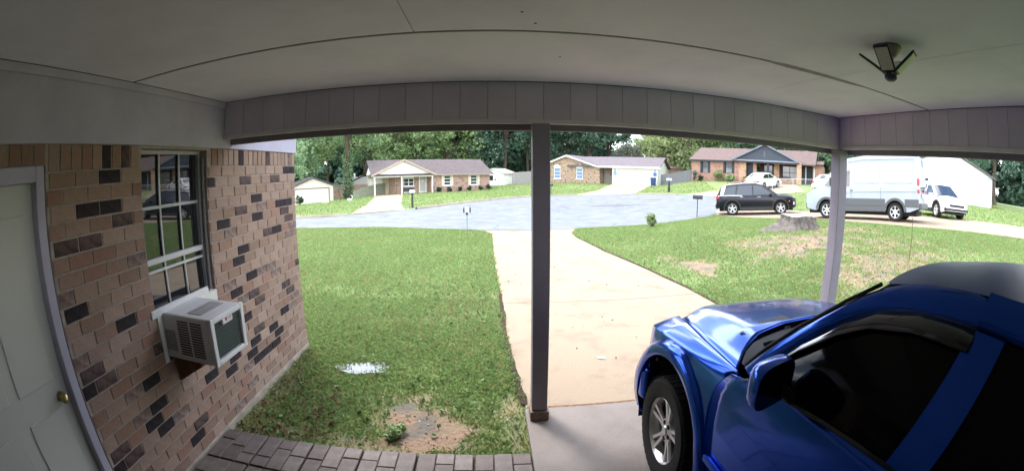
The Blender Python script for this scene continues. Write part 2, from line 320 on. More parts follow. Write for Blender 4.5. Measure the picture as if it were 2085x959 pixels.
# kerb runs along the far side, left of the road's drive openings
def seg(path, a, b):
    P_ = np.array(path); i = int(np.argmin(((P_-np.array(a))**2).sum(1))); j = int(np.argmin(((P_-np.array(b))**2).sum(1))); return path[min(i,j):max(i,j)+1]
for a, b in (((-4.8,26.6),(6.8,37.1)), ((12.8,35.9),(15.6,33.7)), ((-45,23.4),(-8.3,23.8))):
    ribbon('curb', seg(FAR, a, b), [(-o_, h) for o_, h in gut], curbc)
DRIVE = [(.3,3.34),(3.66,3.34),(3.65,6.25),(3.62,7.08),(3.43,8.87),(3.09,11.24),(2.93,14.41),(3.02,15.6),(3.5,17.05),(1.99,16.8),(-.4,17.0),(-.13,16.5),(.09,15.72),(.12,9.93),(.19,7.3),(.2,5.11),(.24,4.22)]
sheet('driveway', DRIVE, .018, .5, concrete)
D1 = [(-8.15,24.3),(-5.2,26.25),(-6.5,31.3),(-9.95,49.2),(-12.95,48.2),(-9.3,31.6)]
D2 = [(7.3,37.3),(12.7,36.2),(20.9,53.0),(16.3,56.0),(11.0,43.5)]
D3 = [(17.5,30.6),(16.2,33.4),(21.7,35.2),(26.5,42.0),(31.6,36.6),(26.5,29.2),(21,29.5)]
D4 = [(13.0,22.3),(11.6,19.9),(12.2,17.2),(13.2,14.5),(13.2,11.6),(14,9.2),(15.4,7.6),(18,4),(24,6),(21,11),(18,15.5),(16.4,20),(15.2,23.8)]
for pl in (D1, D2, D3, D4): sheet('driveway', pl, .03, .8, concrete)
for y_, x0_, x1_ in ((9.93,.13,3.24),(6.72,.2,3.62),(13.3,.1,2.96)):
    sheet('driveway_joint', [(x0_,y_),(x1_,y_-.03),(x1_,y_-.015),(x0_,y_+.015)], .0225, .4, mat('joint_dark', (.22,.17,.13), .9))
soil = mat('edge_soil', (.055,.038,.028), .95, .1, var=.5, scale=30)
def edge_strip(path, a, b):
    p_ = np.array(resample(path, .12, False)); t_ = np.gradient(p_, axis=0); t_ /= np.linalg.norm(t_, axis=1)[:,None]; n_r = np.stack([t_[:,1], -t_[:,0]], 1); o1 = a+.02*(fnoise(p_[:,0], p_[:,1], 6)-.5); o2 = b+.05*(fnoise(p_[:,0], p_[:,1], 5)-.5)
    rows_ = [[(q[0], q[1], z_) for q, z_ in zip(p_+n_r*o_[:,None], zt(p_[:,0], p_[:,1])+.0235)] for o_ in (o1, o2)]
    return tag(MB().grid(rows_).build('lawn_edge', soil), kind='structure')
edge_strip([(3.66,3.4),(3.65,6.25),(3.62,7.08),(3.43,8.87),(3.09,11.24),(2.93,14.3)], -.03, .055)
edge_strip([(.3,3.4),(.24,4.22),(.2,5.11),(.19,7.3)], -.045, .02)
edge_strip([(3.5,17.02),(1.99,16.77),(-.35,16.97)], -.02, .05)
CONCRETES = [DRIVE, D1, D2, D3, D4, ROAD]
slabm = mat('carport_concrete', (.185,.158,.145), .7, .4, col2=(.135,.11,.098), scale=2.5, detail=8, bump=.25, bscale=80, ramp=(.4,.75))
tag(MB().box(.285,3.75,-4,3.30,-.2,0).build('carport_slab', slabm, bevel=.012), kind='structure')
tag(MB().box(.31,3.7,3.305,3.342,-.1,-.012).build('expansion_strip', mat('rotten_wood', (.10,.055,.03), .9, .2, col2=(.2,.12,.07), scale=30)), kind='structure')
# ------------------------------------------------------------------ paved walk between the house and the slab
pv_m = [mat('paver_a', (.15,.118,.11), .6, .4, var=.35, scale=14, bump=.35, bscale=120), mat('paver_b', (.175,.142,.13), .6, .4, var=.35, scale=14, bump=.35, bscale=120), mat('paver_c', (.13,.098,.09), .6, .4, var=.35, scale=14, bump=.35, bscale=120)]
base = tag(MB().box(-2.25,.28,.0,2.64,-.3,-.035).build('paved_walk', mat('paver_bed', (.05,.04,.033), .95)), kind='structure')
def chamfer_box(hx, hy, hz, c):
    mb = MB(); b = [(-hx,-hy,-hz),(hx,-hy,-hz),(hx,hy,-hz),(-hx,hy,-hz)]; mid = [(x,y,hz-c) for x,y,_ in b]
    top = [(-hx+c,-hy+c,hz),(hx-c,-hy+c,hz),(hx-c,hy-c,hz),(-hx+c,hy-c,hz)]
    mb.add(b+mid+top, [(3,2,1,0)]+[(i,(i+1)%4,4+(i+1)%4,4+i) for i in range(4)]+[(4+i,4+(i+1)%4,8+(i+1)%4,8+i) for i in range(4)]+[(8,9,10,11)])
    return mb
PS = {}
def paver(cx, cy, sx, sy):
    key = (round(sx,3), round(sy,3), random.randrange(3))
    if key not in PS: PS[key] = chamfer_box(sx/2-.003, sy/2-.003, .03, .005).data('paver', pv_m[key[2]])
    o = bpy.data.objects.new('paver', PS[key]); fin(o, base, loc=(cx, cy, -.028+random.uniform(-.003,.003)), rot=(random.uniform(-.006,.006), random.uniform(-.006,.006), 0))
PB = .42
for bi in range(6):
    for bj in range(3):
        x0 = .283-(bi+1)*PB; y0 = 2.635-(bj+1)*PB
        if y0 < .95: continue
        for c in range(3):
            cw = (PB-.012)/3; xx = x0+.006+c*cw+cw/2; off = (.5,.32,.66)[(c+bi+bj) % 3]; h = PB-.012
            paver(xx, y0+.006+h*off/2, cw, h*off); paver(xx, y0+.006+h*off+h*(1-off)/2, cw, h*(1-off))
# ------------------------------------------------------------------ the brick house on the left
XW = -2.26
house = thing('brick_house', 'brown brick house wall with a dark tinted window and white frieze board beside the carport', 'house', (XW, 0, 0))
mortar = mat('mortar', (.42,.36,.33), .95, .2, var=.3, scale=20, bump=.3)
YD, YC, ZF, ZB, CH, BL = 1.28, 4.66, .016, 2.29, .0885, .2035
WY0, WY1, WZ0, WZ1 = 2.12, 2.92, .82, 2.27            # window opening
mb = MB()
mb.box(-.12,-.0045,YD,WY0,ZF,ZB); mb.box(-.12,-.0045,WY1,YC-.012,ZF,ZB); mb.box(-.12,-.0045,WY0,WY1,ZF,WZ0); mb.box(-.12,-.0045,WY0,WY1,WZ1,ZB)
mb.box(-.12,-.0045,.302,YD,2.181,ZB); mb.box(-.12,-.0045,-2.9,.30,ZF,ZB)
mb.box(-6,-.121,YC-.115,YC-.012,ZF,2.5)
mb.build('wall', mortar, house)
MB().box(-.2,.006,.2,YC+.01,-.4,ZF-.003).box(-6,-.201,YC-.3,YC+.006,-.4,ZF-.003).build('foundation', mat('foundation_concrete', (.40,.35,.29), .9, .2, var=.35, scale=6, bump=.4, bscale=70), house, bevel=.01)
bmats = []
for i, (c, c2) in enumerate([((0.340,0.234,0.184),(.29,.195,.155)),((0.368,0.257,0.201),(.31,.215,.17)),((0.313,0.203,0.154),(.26,.17,.13)),((0.331,0.239,0.202),(.13,.09,.085)),((.05,.036,.04),(.022,.016,.02)),((.042,.03,.034),(.15,.10,.09)),((0.313,0.184,0.143),(.27,.16,.12)),((0.377,0.270,0.219),(.33,.23,.19))]):
    bmats.append(mat('brick_%d' % i, c, .85, .25, col2=c2, scale=17, detail=7, bump=.45, bscale=90, objvar=.1))
BW_ = [16,16,14,7,8,6,9,14]
def brick_mesh(ly, lz, k):
    key = ('b', round(ly,3), round(lz,3), k)
    if key not in PS:
        b = chamfer_box(ly/2, lz/2, .011, .003); b.v = [(z, x, y) for x, y, z in b.v]; PS[key] = b.data('brick', bmats[k])
    return PS[key]
allb = []                                                # (y, z, ly, lz)
row = 0; z = ZF+.004
while z+CH < 2.16:
    y = YC-(BL/2 if row % 2 else BL)
    first = True; ends = []
    cut = [(YD, YC)]
    if z+CH > WZ0+.03: cut = [(YD, WY0), (WY1, YC)]
    for a, b in cut:
        yy = YC-(0 if row % 2 == 0 else BL/2); edges = [YC]
        e = yy if yy < YC-.01 else YC-BL
        while e > a: edges.append(e); e -= BL
        edges.append(a)
        for hi, lo in zip(edges[:-1], edges[1:]):
            h2, l2 = min(hi, b), max(lo, a)
            if h2-l2 > .04: allb.append(((h2+l2)/2, z+CH/2, h2-l2-.010, CH-.011))
    z += CH; row += 1
ztop = z; y = YC
while y-.0885 > YD-.02:
    a = max(y-.0885, YD)
    if not (a < WY1-.01 and y > WY0+.01) and y-a > .03: allb.append(((a+y)/2, (ztop+2.289)/2, y-a-.010, 2.289-ztop-.008))
    y -= .0885
def show_size(b):
    d = math.sqrt(XW**2+b[0]**2+(b[1]-2)**2); return b[2]*b[3]*abs(XW)/d**3
allb.sort(key=show_size, reverse=True)
rest = MB()
for i, (y, z, ly, lz) in enumerate(allb):
    k = random.choices(range(8), BW_)[0]; proud = random.uniform(-.002,.002)
    if i < 299:
        fin(bpy.data.objects.new('brick', brick_mesh(ly, lz, k)), house, loc=(-.009+proud, y, z), rot=(random.uniform(-.006,.006), 0, random.uniform(-.004,.004)))
    else:
        b = chamfer_box(ly/2, lz/2, .011, .003); rest.add([(zz-.009+proud, xx+y, yy+z) for xx, yy, zz in b.v], b.f, k)
zz = ZF+.004
while zz < ztop:                                         # returns: window jamb and the front corner of the wall
    if zz > WZ0:
        rest.box(-.10,-.013,WY1-.004,WY1+.006,zz+.005,min(zz+CH-.006,WZ1),2); rest.box(-.10,-.013,WY0-.006,WY0+.004,zz+.005,min(zz+CH-.006,WZ1),2)
    for q in range(3): rest.box(-.35-.205*q,-.155-.205*q,YC-.02,YC+.002,zz+.005,zz+CH-.006,random.choices(range(8), BW_)[0])
    rest.box(-.14,-.004,YC-.02,YC+.002,zz+.005,zz+CH-.006,random.choices(range(8), BW_)[0])
    zz += CH
for i in range(13): rest.box(-.02,.002,1.272-(i+1)*.0885+.008,1.272-i*.0885,2.186,2.286,random.choices(range(8), BW_)[0])
tag(rest.build('brick_returns', bmats, house), kind='stuff')
white = mat('white_paint', (.72,.71,.68), .6, .35, var=.12, scale=3, detail=6)
trimw = mat('frieze_paint', (.50,.48,.61), .65, .3, var=.15, scale=2.5, detail=6)
MB().box(-.10,.012,-3,YC+.02,2.29,2.664).build('frieze_board', trimw, house, bevel=.004)
MB().box(.0125,.034,-3,3.14,2.628,2.676).build('crown_trim', trimw, house, bevel=.005)
MB().box(-6,.30,YC-.5,YC+.45,2.74,2.9).box(-6,.0,-4,YC-.5,2.7,3.1).build('roof_edge', mat('shingle_dark', (.09,.08,.08), .9), house)
# window: double-hung sash, recessed in the brick
alum = mat('aluminium_frame', (.42,.43,.45), .45, .5, metal=.3, var=.15, scale=10)
glassm = glass_dark('window_glass')
win = MB().box(-.118,-.07,WY0+.004,WY0+.035,WZ0,WZ1).box(-.118,-.07,WY1-.035,WY1-.004,WZ0,WZ1).box(-.118,-.072,WY0+.035,WY1-.035,WZ1-.03,WZ1-.002).box(-.118,-.06,WY0+.035,WY1-.035,WZ0,WZ0+.03).build('window', alum, house, bevel=.003)
MB().box(-.112,-.108,WY0+.03,WY1-.03,1.50,WZ1-.03).build('upper_pane', glassm, win)
MB().box(-.105,-.101,WY0+.03,WY1-.03,1.14,1.50).build('lower_pane', glassm, win)
f = MB()
for yy in (WY0+.035+.73/3, WY0+.035+.73*2/3): f.box(-.1005,-.088,yy-.009,yy+.009,1.14,WZ1-.03)
f.build('muntin', alum, win)
MB().box(-.1,-.086,WY0+.035,WY1-.035,1.86,1.882).build('muntin', alum, win)
MB().box(-.106,-.07,WY0+.035,WY1-.035,1.485,1.525).build('meeting_rail', mat('sash_white', (.55,.55,.56), .5), win, bevel=.003)
MB().box(-.1,-.08,WY0+.035,WY1-.035,1.425,1.443).build('meeting_rail', mat('sash_white', (.55,.55,.56), .5), win)
MB().box(-.1,-.066,WY0+.035,WY1-.035,1.115,1.16).build('lower_rail', mat('sash_white', (.55,.55,.56), .5), win, bevel=.003)
MB().tube([(-.045,WY1-.012,WZ1-.06),(-.04,WY1-.01,1.9),(-.04,WY1-.012,1.5),(-.045,WY1-.02,1.13)], .012, 6).build('cable', mat('grey_cable', (.25,.26,.28), .5), win)
MB().box(-.09,-.075,WY0+.035,WY1-.035,WZ0+.02,1.115).build('filler_panel', white, win)
# door at the near end of the wall
door = MB().box(-.10,-.055,.38,1.2,.05,2.1).build('door', mat('door_paint', (.62,.63,.60), .5, .4), house, bevel=.004)
MB().box(-.1,.012,1.2,1.262,ZF,2.18).box(-.1,.012,.30,.37,ZF,2.18).box(-.1,.012,.37,1.2,2.1,2.18).build('door_frame', trimw, door, bevel=.006)
for a, b in ((.2,.95),(1.1,1.95)):
    for y0 in (.46,.83): MB().box(-.056,-.047,y0,y0+.29,a,b).build('door_panel', mat('door_paint', (.62,.63,.60), .5, .4), door, bevel=.006)
MB().lathe([(.0,-.055),(.03,-.054),(.012,-.04),(.012,-.02),(.028,-.01),(.03,.005),(.018,.02),(0,.022)], (0,1.13,1.0), 'X', 14).build('door_knob', mat('brass', (.5,.38,.18), .3, metal=1), door, smooth=True)
# ------------------------------------------------------------------ window air conditioner
AX = XW
ac = thing('window_air_conditioner', 'white window air conditioner sticking out of the brick wall under the tinted window', 'air conditioner', (AX+.0, 2.39, .85))
ac.rotation_euler = (0, R(2.5), 0)
acw = mat('ac_white', (.66,.66,.68), .45, .45, var=.1, scale=5); acd = mat('ac_grille_dark', (.028,.035,.038), .6); slot = mat('slot_dark', (.02,.02,.022), .8)
X0, X1, Y0, Y1, H = -.12, .46, -.215, .215, .325
case = MB().box(X0,X1-.03,Y0,Y1,0,H).build('case', acw, ac, bevel=.012)
fr = MB()
for y0, y1, z0, z1 in ((Y0-.004,Y0+.04,-.004,H+.004),(Y1-.04,Y1+.004,-.004,H+.004),(Y0+.04,Y1-.04,-.004,.03),(Y0+.04,Y1-.04,H-.035,H+.004)): fr.box(X1-.029,X1+.006,y0,y1,z0,z1)
fr.box(X1-.0285,X1+.0065,-.07,.06,H-.075,H-.036)
fr.build('front_frame', acw, ac, bevel=.006)
MB().box(X1-.03,X1-.022,Y0+.04,Y1-.04,.03,H-.035).build('condenser_core', acd, ac)
for i in range(13): MB().box(X1-.02,X1-.012,Y0+.041,Y1-.041,.036+i*.0195,.044+i*.0195).build('grille_bar', mat('ac_bar', (.06,.085,.085), .5), ac)
for c0 in (.14,.265):
    for i in range(14): MB().box(c0,c0+.105,Y0-.003,Y0+.004,.045+i*.018,.054+i*.018).build('side_slot', slot, ac)
MB().box(.0,.105,Y0-.0035,Y0+.003,.06,.21).build('rating_label', mat('label_grey', (.4,.4,.4), .6, var=.5, scale=60), ac)
vent = MB().box(.20,.33,-.15,.15,H-.002,H+.003).build('top_vent', mat('vent_grey', (.22,.22,.22), .6), ac)
for i in range(12): MB().box(.203,.327,-.146+i*.0245,-.136+i*.0245,H+.0032,H+.006).build('vent_bar', acw, vent)
MB().box(-.02,-.0,-.33,.4,H-.02,H+.035).build('top_rail', acw, ac, bevel=.004)
for a_, b_ in ((Y0-.06,Y0-.012),(Y1+.012,.52)): MB().box(-.085,.0,a_,b_,-.03,H-.02).build('side_panel', white, ac)
def text(s_, size, name, m, parent, M):
    c = bpy.data.curves.new(name, 'FONT'); c.body = s_; c.size = size; c.extrude = .0006; c.align_x = 'CENTER'; c.align_y = 'CENTER'
    t = bpy.data.objects.new(name+'_tmp', c); COL.objects.link(t); dg = bpy.context.evaluated_depsgraph_get(); me = bpy.data.meshes.new_from_object(t.evaluated_get(dg))
    bpy.data.objects.remove(t); me.materials.append(m); me.transform(M); o = bpy.data.objects.new(name, me); COL.objects.link(o); o.parent = parent; return o
YZ = Matrix(((0,0,1,0),(1,0,0,0),(0,1,0,0),(0,0,0,1)))
MB().lathe([(0,0),(.013,0),(.013,.0015),(0,.0015)], (X1+.0066,-.028,H-.045), 'X', 18).build('logo_disc', mat('logo_red', (.45,.02,.06), .5), ac)
text('LG', .034, 'logo_letters', mat('logo_grey', (.2,.2,.21), .5), ac, Matrix.Translation((X1+.0072,.02,H-.045)) @ YZ)
blk = tag(MB().prism([(0,-.2,0),(.26,-.2,0),(.26,-.2,-.05),(0,-.2,-.19)], (0,.1,0)).build('wooden_bracket', mat('bracket_wood', (.20,.10,.055), .8, .2, var=.4, scale=16), bevel=.004), 'brown wooden bracket under the air conditioner on the brick wall', 'bracket'); blk.location = (XW+.004, 2.42, .835)
# ------------------------------------------------------------------ carport: ceiling, beams, posts, lamp
ceilm = mat('ceiling_paint', (.84,.82,.96), .75, .25, var=.16, scale=1.1, detail=8, ramp=(.45,.75)); dark = mat('gap_dark', (.05,.048,.047), .9)
ceil = tag(MB().box(-2.25,3.38,-2.95,3.16,2.700,2.74).build('carport_ceiling', dark), kind='structure')
G_ = .007
for y0, y1, xs_ in ((1.98,3.15,(-2.23,2.03,3.36)),(-.46,1.98,(-2.23,-.36,2.08,3.36)),(-2.9,-.46,(-2.23,.86,3.36))):
    for a, b in zip(xs_[:-1], xs_[1:]):
        g0 = .002 if a > -2 else 0; MB().box(a+g0,b-.002,y0+(.013 if y0 > 1.9 else G_),y1-(.013 if 1.9 < y1 < 2 else G_),2.68,2.699).build('ceiling_panel', ceilm, ceil, bevel=.002)
MB().box(-2.23,3.36,1.966,1.994,2.6835,2.699).build('seam_filler', mat('seam_grey', (.16,.155,.155), .8, var=.5, scale=6), ceil)
MB().add([(1.62,1.955,2.6795),(2.3,1.962,2.6795),(2.42,1.985,2.6795),(2.3,2.012,2.6795),(1.7,2.02,2.6795),(1.45,1.985,2.6795)], [(0,1,2,3,4,5)]).build('peeling_tape', mat('tape_grey', (.33,.32,.32), .8, var=.4, scale=12), ceil)
for (x, y) in ((.2,1.86),(.13,1.72),(.40,2.42)):
    MB().lathe([(0,2.6795),(.006,2.6795),(.005,2.677),(0,2.6765)], (x,y,0), 'Z', 8).build('nail_head', dark, ceil)
fasc = mat('fascia_paint', (.60,.54,.655), .7, .3, var=.10, scale=4, detail=6, objvar=.04); ftrim = mat('fascia_trim', (.66,.62,.66), .6, .35, var=.1, scale=6)
fshaded = mat('fascia_shaded', (.30,.265,.31), .7, .3, var=.2, scale=5)  # shade on the header's inner face and backing, put into a darker fascia colour
def beam(label, u0, u1, vert):
    o = thing('carport_beam', label, 'beam', (0,0,0))
    def bx(m, n, a, b, d0, d1, z0, z1, bev=.002):
        q = MB().box(a,b,d0,d1,z0,z1) if vert == 'front' else MB().box(3.37+d0-3.155,3.37+d1-3.155,a,b,z0,z1)
        return q.build(n, m, o, bevel=bev)
    a = u0
    while a < u1-.02:
        b = min(a+.203, u1); bx(fasc, 'fascia_board', a+.0011, b-.0011, 3.155, 3.168, 2.396, 2.6785); a = b
    bx(fshaded, 'backing', u0, u1, 3.1685, 3.27, 2.37, 2.679, 0)
    bx(ftrim, 'bottom_trim', u0, u1, 3.142, 3.168, 2.362, 2.3955, .004)
    bx(fshaded, 'header_board', u0 + (.0 if vert == 'front' else 0), u1, 3.2705, 3.305, 2.322, 2.68, .003)
    return o
beam('grey boarded beam across the front of the carport between the house and the corner post', -2.246, 3.369, 'front')
beam('grey boarded side beam running back from the corner post over the blue vehicle', -2.9, 3.14, 'side')
tag(MB().box(-2.0,3.9,3.31,3.62,2.60,2.72).box(3.53,3.9,-3.2,3.309,2.60,2.72).box(-2.2,3.9,-3.2,3.62,2.745,2.95).build('carport_roof', mat('shingle_dark', (.09,.08,.08), .9), bevel=.006), kind='structure')  # front eave is unseen, added and sized for its shade on slab and wall
postm = mat('post_paint', (.28,.25,.305), .6, .35, var=.14, scale=5, detail=6)
MB().box(3.371,3.53,3.143,3.306,2.323,2.681).build('corner_block', fasc, bpy.data.objects['carport_beam'], bevel=.003)
def post(x, y, lean, label):
    o = thing('carport_post', label, 'post', (x, y, 0), group=None)
    s_ = MB().box(-.064,.064,-.064,.064,.088,2.362); s_.v = [(a-lean*c/2.36, b, c) for a, b, c in s_.v]
    s_.build('shaft', postm, o, bevel=.006)
    MB().box(-.0775,.0775,-.085,.085,.0,.0875).build('base_block', mat('base_block_wood', (.27,.20,.15), .8, .3, var=.35, scale=20), o, bevel=.006)
    return o
post(.392, 3.165, .02, 'grey square carport post in the middle with a brown base block on the slab edge')
post(3.365, 3.165, 0, 'grey square carport post at the corner standing behind the blue hood')
lamp = thing('ceiling_lamp', 'folding light with dark framed yellowish panels on a cream ceiling socket', 'lamp', (1.80, 1.28, 2.68))
cream = mat('socket_cream', (.62,.52,.40), .5, .4, var=.2, scale=14)
MB().lathe([(0,-.0005),(.072,-.001),(.074,-.008),(.062,-.03),(.045,-.045),(.03,-.05),(.028,-.06),(0,-.06)], n=28).build('socket', cream, lamp, smooth=40)
MB().lathe([(0,-.0003),(.078,-.0005),(.078,-.003),(0,-.0035)], n=28).build('rust_ring', mat('rust', (.12,.05,.03), .8), lamp)
blkp = mat('lamp_black', (.02,.02,.03), .4, .5)
MB().lathe([(0,-.05),(.025,-.052),(.027,-.11),(.034,-.125),(.034,-.155),(.02,-.166),(0,-.166)], n=20).build('hub', blkp, lamp, smooth=40)
ledm = mat('led_panel', (.85,.82,.66), .35, .5, var=.25, scale=90)
for i in range(4):
    a = R(203+90*i); el = R(37); d = Vector((math.cos(a)*math.cos(el), math.sin(a)*math.cos(el), math.sin(el))); s_ = Vector((-math.sin(a), math.cos(a), 0)); nrm = d.cross(s_)
    M = Matrix((( d.x, s_.x, nrm.x),(d.y, s_.y, nrm.y),(d.z, s_.z, nrm.z))); c = Vector((0,0,-.15))+d*.118
    p = MB().cbox(c, (.076,.041,.006), M).build('light_panel', blkp, lamp, bevel=.004)
    sgn = 1 if nrm.z < 0 else -1
    MB().cbox(c+nrm*sgn*.0068, (.065,.033,.001), M).build('led_face', ledm, p)
    MB().cbox(c-nrm*sgn*.0068, (.064,.034,.001), M).build('heat_sink', mat('led_back', (.7,.7,.78), .4, .5, var=.3, scale=120), p)
    MB().tube([c-d*.09-s_*.02, c-d*.09+s_*.02], .008, 8).build('hinge', mat('hinge_white', (.7,.7,.7), .4), p)
# back of the carport: the house's other brick wall, out of the frame behind the camera
tag(MB().box(-2.6,3.5,-3.1,-2.96,0,2.68).build('back_wall', brick_mat('far_brick_brown', (.33,.2,.15), (.27,.16,.12), (.36,.3,.26))), 'brown brick wall closing the back of the carport', 'wall')
# ------------------------------------------------------------------ vehicles
rubber = mat('tyre_rubber', (.022,.021,.021), .85, .3, bump=.2, bscale=150, var=.3, scale=30)
alloy = mat('alloy_rim', (.62,.61,.60), .32, .5, metal=.75, var=.12, scale=14); steel = mat('steel_rim', (.66,.67,.68), .4, .5, metal=.3)
hubd = mat('wheel_well_dark', (.012,.012,.013), .9); chrome = mat('chrome', (.75,.75,.78), .12, metal=1); blackpl = mat('black_plastic', (.022,.022,.024), .55, .4, bump=.1, bscale=200); greypl = mat('grey_cladding', (.085,.09,.098), .6, .4)
cglass = glass_dark('car_glass', (.008,.009,.011), .03, .7)
lampred = mat('tail_red', (.5,.02,.03), .2, .6, coat=.5); lampclear = mat('lamp_clear', (.62,.66,.72), .12, .8, coat=1); lampamb = mat('lamp_amber', (.75,.18,.05), .2, .6, coat=.5)
def wheel(parent, c, r, wd, side, spokes=5, double=False, rimr=.62, mrim=None, lugs=5):
    """axle along X; side = -1/+1 is the direction of the outer face. wheel > tyre, rim"""
    mrim = mrim or alloy; o_ = side*wd/2; k = r*rimr
    prof = [(k*.98,-o_*.85),(k*1.06,-o_*.98),(r*.93,-o_),(r*.985,-o_*.8),(r,-o_*.45),(r,o_*.45),(r*.985,o_*.8),(r*.93,o_),(k*1.08,o_*.97),(k*.98,o_*.84)]
    hub = MB().lathe([(0,-o_*.6),(k*.95,-o_*.6),(k*.95,o_*.15),(k*.5,o_*.2),(0,o_*.22)], c, 'X', 28).build('wheel', hubd, parent, smooth=40)
    t = MB().lathe(prof, c, 'X', 44, close=False)
    n = 44
    for j in range(n):                                    # tread blocks
        a = 2*math.pi*j/n; M = Matrix.Rotation(a, 3, 'X')
        for q in (-.27,.27): t.cbox(Vector(c)+M @ Vector((q*wd, 0, r+.001)), (wd*.19, r*.045, r*.006), M)
    t.build('tyre', rubber, hub, smooth=35)
    m = MB().lathe([(k*.9,o_*.25),(k*.93,o_*.72),(k*1.0,o_*.88),(k*1.03,o_*.82),(k*.99,o_*.5),(k*.96,-o_*.4)], c, 'X', 44, close=False)
    m.lathe([(0,o_*.74),(k*.13,o_*.74),(k*.17,o_*.66),(k*.36,o_*.60),(k*.38,o_*.3)], c, 'X', 28, close=False)
    for i in range(spokes):
        for da in ((-.16,.16) if double else (0,)):
            a = 2*math.pi*i/spokes+da; wv = .05 if double else .085; M = Matrix.Rotation(a, 3, 'X')
            pts = [(.3,.60,wv*1.25),(.62,.66,wv*.95),(.95,.76,wv*1.2)]; vs = []
            for f_, d_, h_ in pts:
                for sy, dd in ((-1,0),(1,0),(1,-.16),(-1,-.16)): vs.append(Vector(c)+M @ Vector((o_*(d_+dd), sy*h_*k*(1 if dd == 0 else 1.25), f_*k)))
            m.add(vs, [(q*4+j, q*4+(j+1)%4, q*4+4+(j+1)%4, q*4+4+j) for q in range(2) for j in range(4)])
    m.build('rim', mrim, hub, smooth=35)
    if lugs:
        g = MB()
        for i in range(lugs):
            a = 2*math.pi*(i+.5)/lugs; g.lathe([(0,o_*.55),(k*.075,o_*.55),(k*.075,o_*.66),(k*.04,o_*.67),(0,o_*.62)], (c[0], c[1]+k*.25*math.sin(a), c[2]+k*.25*math.cos(a)), 'X', 8)
        tag(g.build('lug_nuts', hubd, hub), kind='stuff')
    return hub
# ---- the blue vehicle under the carport, nose towards the street
blue = mat('blue_paint', (.003,.065,.48), .16, .3, metal=.75, coat=.35)
tr = thing('blue_suv', 'metallic blue vehicle parked nose out under the carport in front of the corner post', 'car', (1.99, 0, 0))
def sw(z): return interp(z, [(.28,.85),(.42,.885),(.6,.905),(.8,.912),(.95,.90),(1.05,.875),(1.13,.84)])
def dw(z): return interp(z, [(.3,.86),(.42,.885),(.6,.905),(.8,.912),(1.0,.908),(1.1,.902),(1.25,.882)])
def shut(z): return interp(z, [(.3,1.58),(.45,1.60),(.67,1.66),(.88,1.695),(1.0,1.675),(1.08,1.62),(1.14,1.555),(1.2,1.48)])
def gapu(y): return interp(y, [(1.5,.845),(1.67,.83),(2.12,.775),(2.45,.72),(2.7,.655),(2.8,.60)])
def gapz(y): return interp(y, [(1.5,1.12),(1.67,1.112),(2.12,1.085),(2.45,1.06),(2.7,1.025),(2.8,.99)])
AC_, AR_ = (2.19,.40), .545
def archz(y, lo): 
    d = AR_**2-(y-AC_[0])**2; return max(lo, AC_[1]+math.sqrt(d)) if d > 0 else lo
def both(fn, name, m, **k):
    for s in (-1, 1): o = fn(s).build(name, m, tr, **k)
    return o
def fender(s):
    rows = []; n = 44
    for i in range(n+1):
        q = i/n; yf = lerp(2.70, shut(.75), q); zb = archz(yf, .42 if yf > 2.6 else .40); col = []
        ysh = lerp(2.70, shut(1.0), q); zs = gapz(ysh)-.055; pl = interp(yf, [(1.5,1),(2.45,1),(2.6,.985),(2.7,.955)])
        for j in range(9):
            z = lerp(zb, zs, j/8); y = lerp(2.70, shut(z), q); col.append((s*sw(z)*pl, y, z))
        yg = lerp(2.73, shut(1.12), q); ug, zg_ = gapu(yg), gapz(yg); u0 = sw(zs)*pl
        for j in range(1, 7):
            t = j/6; col.append((s*lerp(u0, ug, t), lerp(ysh, yg, t), zs+(zg_-zs)*math.sin(t*math.pi/2)))
        col.append((s*(ug-.001), yg, zg_-.05)); rows.append(col)
    return MB().grid(rows)
both(fender, 'fender', blue, smooth=50, solid=.012)
def flare(s):
    mb = MB(); rows = []
    for i in range(33):
        a = R(lerp(-28, 222, i/32)); cy, cz = AC_; row = []
        for rr, u in ((AR_-.03,.90),(AR_-.022,.935),(AR_+.0,.945),(AR_+.045,.938),(AR_+.075,.913)):
            z = cz+rr*math.sin(a)*1.0; y = cy+rr*math.cos(a); row.append((s*min(u, sw(max(z,.3))+(.035 if u > .915 else .0)), y, max(z,.30)))
        rows.append(row)
    return mb.grid(rows)
both(flare, 'wheel_flare', blue, smooth=50, solid=.01)
def well(s):
    rows = []
    for i in range(21):
        a = R(lerp(-20, 200, i/20)); rows.append([(s*u, AC_[0]+.56*math.cos(a), AC_[1]+.56*math.sin(a)) for u in (.5,.88)])
    m = MB().grid(rows); m.box(min(s*.5,s*.52),max(s*.5,s*.52),1.6,2.75,.25,.98); return m
both(well, 'wheel_well', hubd)
def hoodY(u): return interp(abs(u), [(0,1.97),(.3,1.945),(.57,1.855),(.69,1.775),(.84,1.60)])
def frontY(u): return interp(abs(u), [(0,2.86),(.3,2.835),(.5,2.78),(.66,2.68),(.8,2.5)])
def hood():
    rows = []
    for i in range(37):
        q = i/36; row = []
        for j in range(33):
            t = j/16-1; u = t*.645; 
            for _ in range(3):
                yf, yr = frontY(u)+.0, hoodY(u); y = lerp(yf, yr, q); u = t*(gapu(y)-.007)
            ze = gapz(y)+.003; zc = interp(y, [(1.6,1.205),(1.97,1.198),(2.3,1.160),(2.6,1.115),(2.75,1.08),(2.82,1.05),(2.88,1.0)])
            a = min(1, max(0, (.985-abs(t))/.33)); a = a*a*(3-2*a); z = lerp(ze, zc, a*.72+.28*(1-t*t)) if abs(t) < .999 else ze
            if q < .08: z -= .05*(1-q/.08)**2
            row.append((u, y, z))
        rows.append(row)
    return MB().grid(rows)
hd = hood().build('hood', blue, tr, smooth=True, solid=.02)
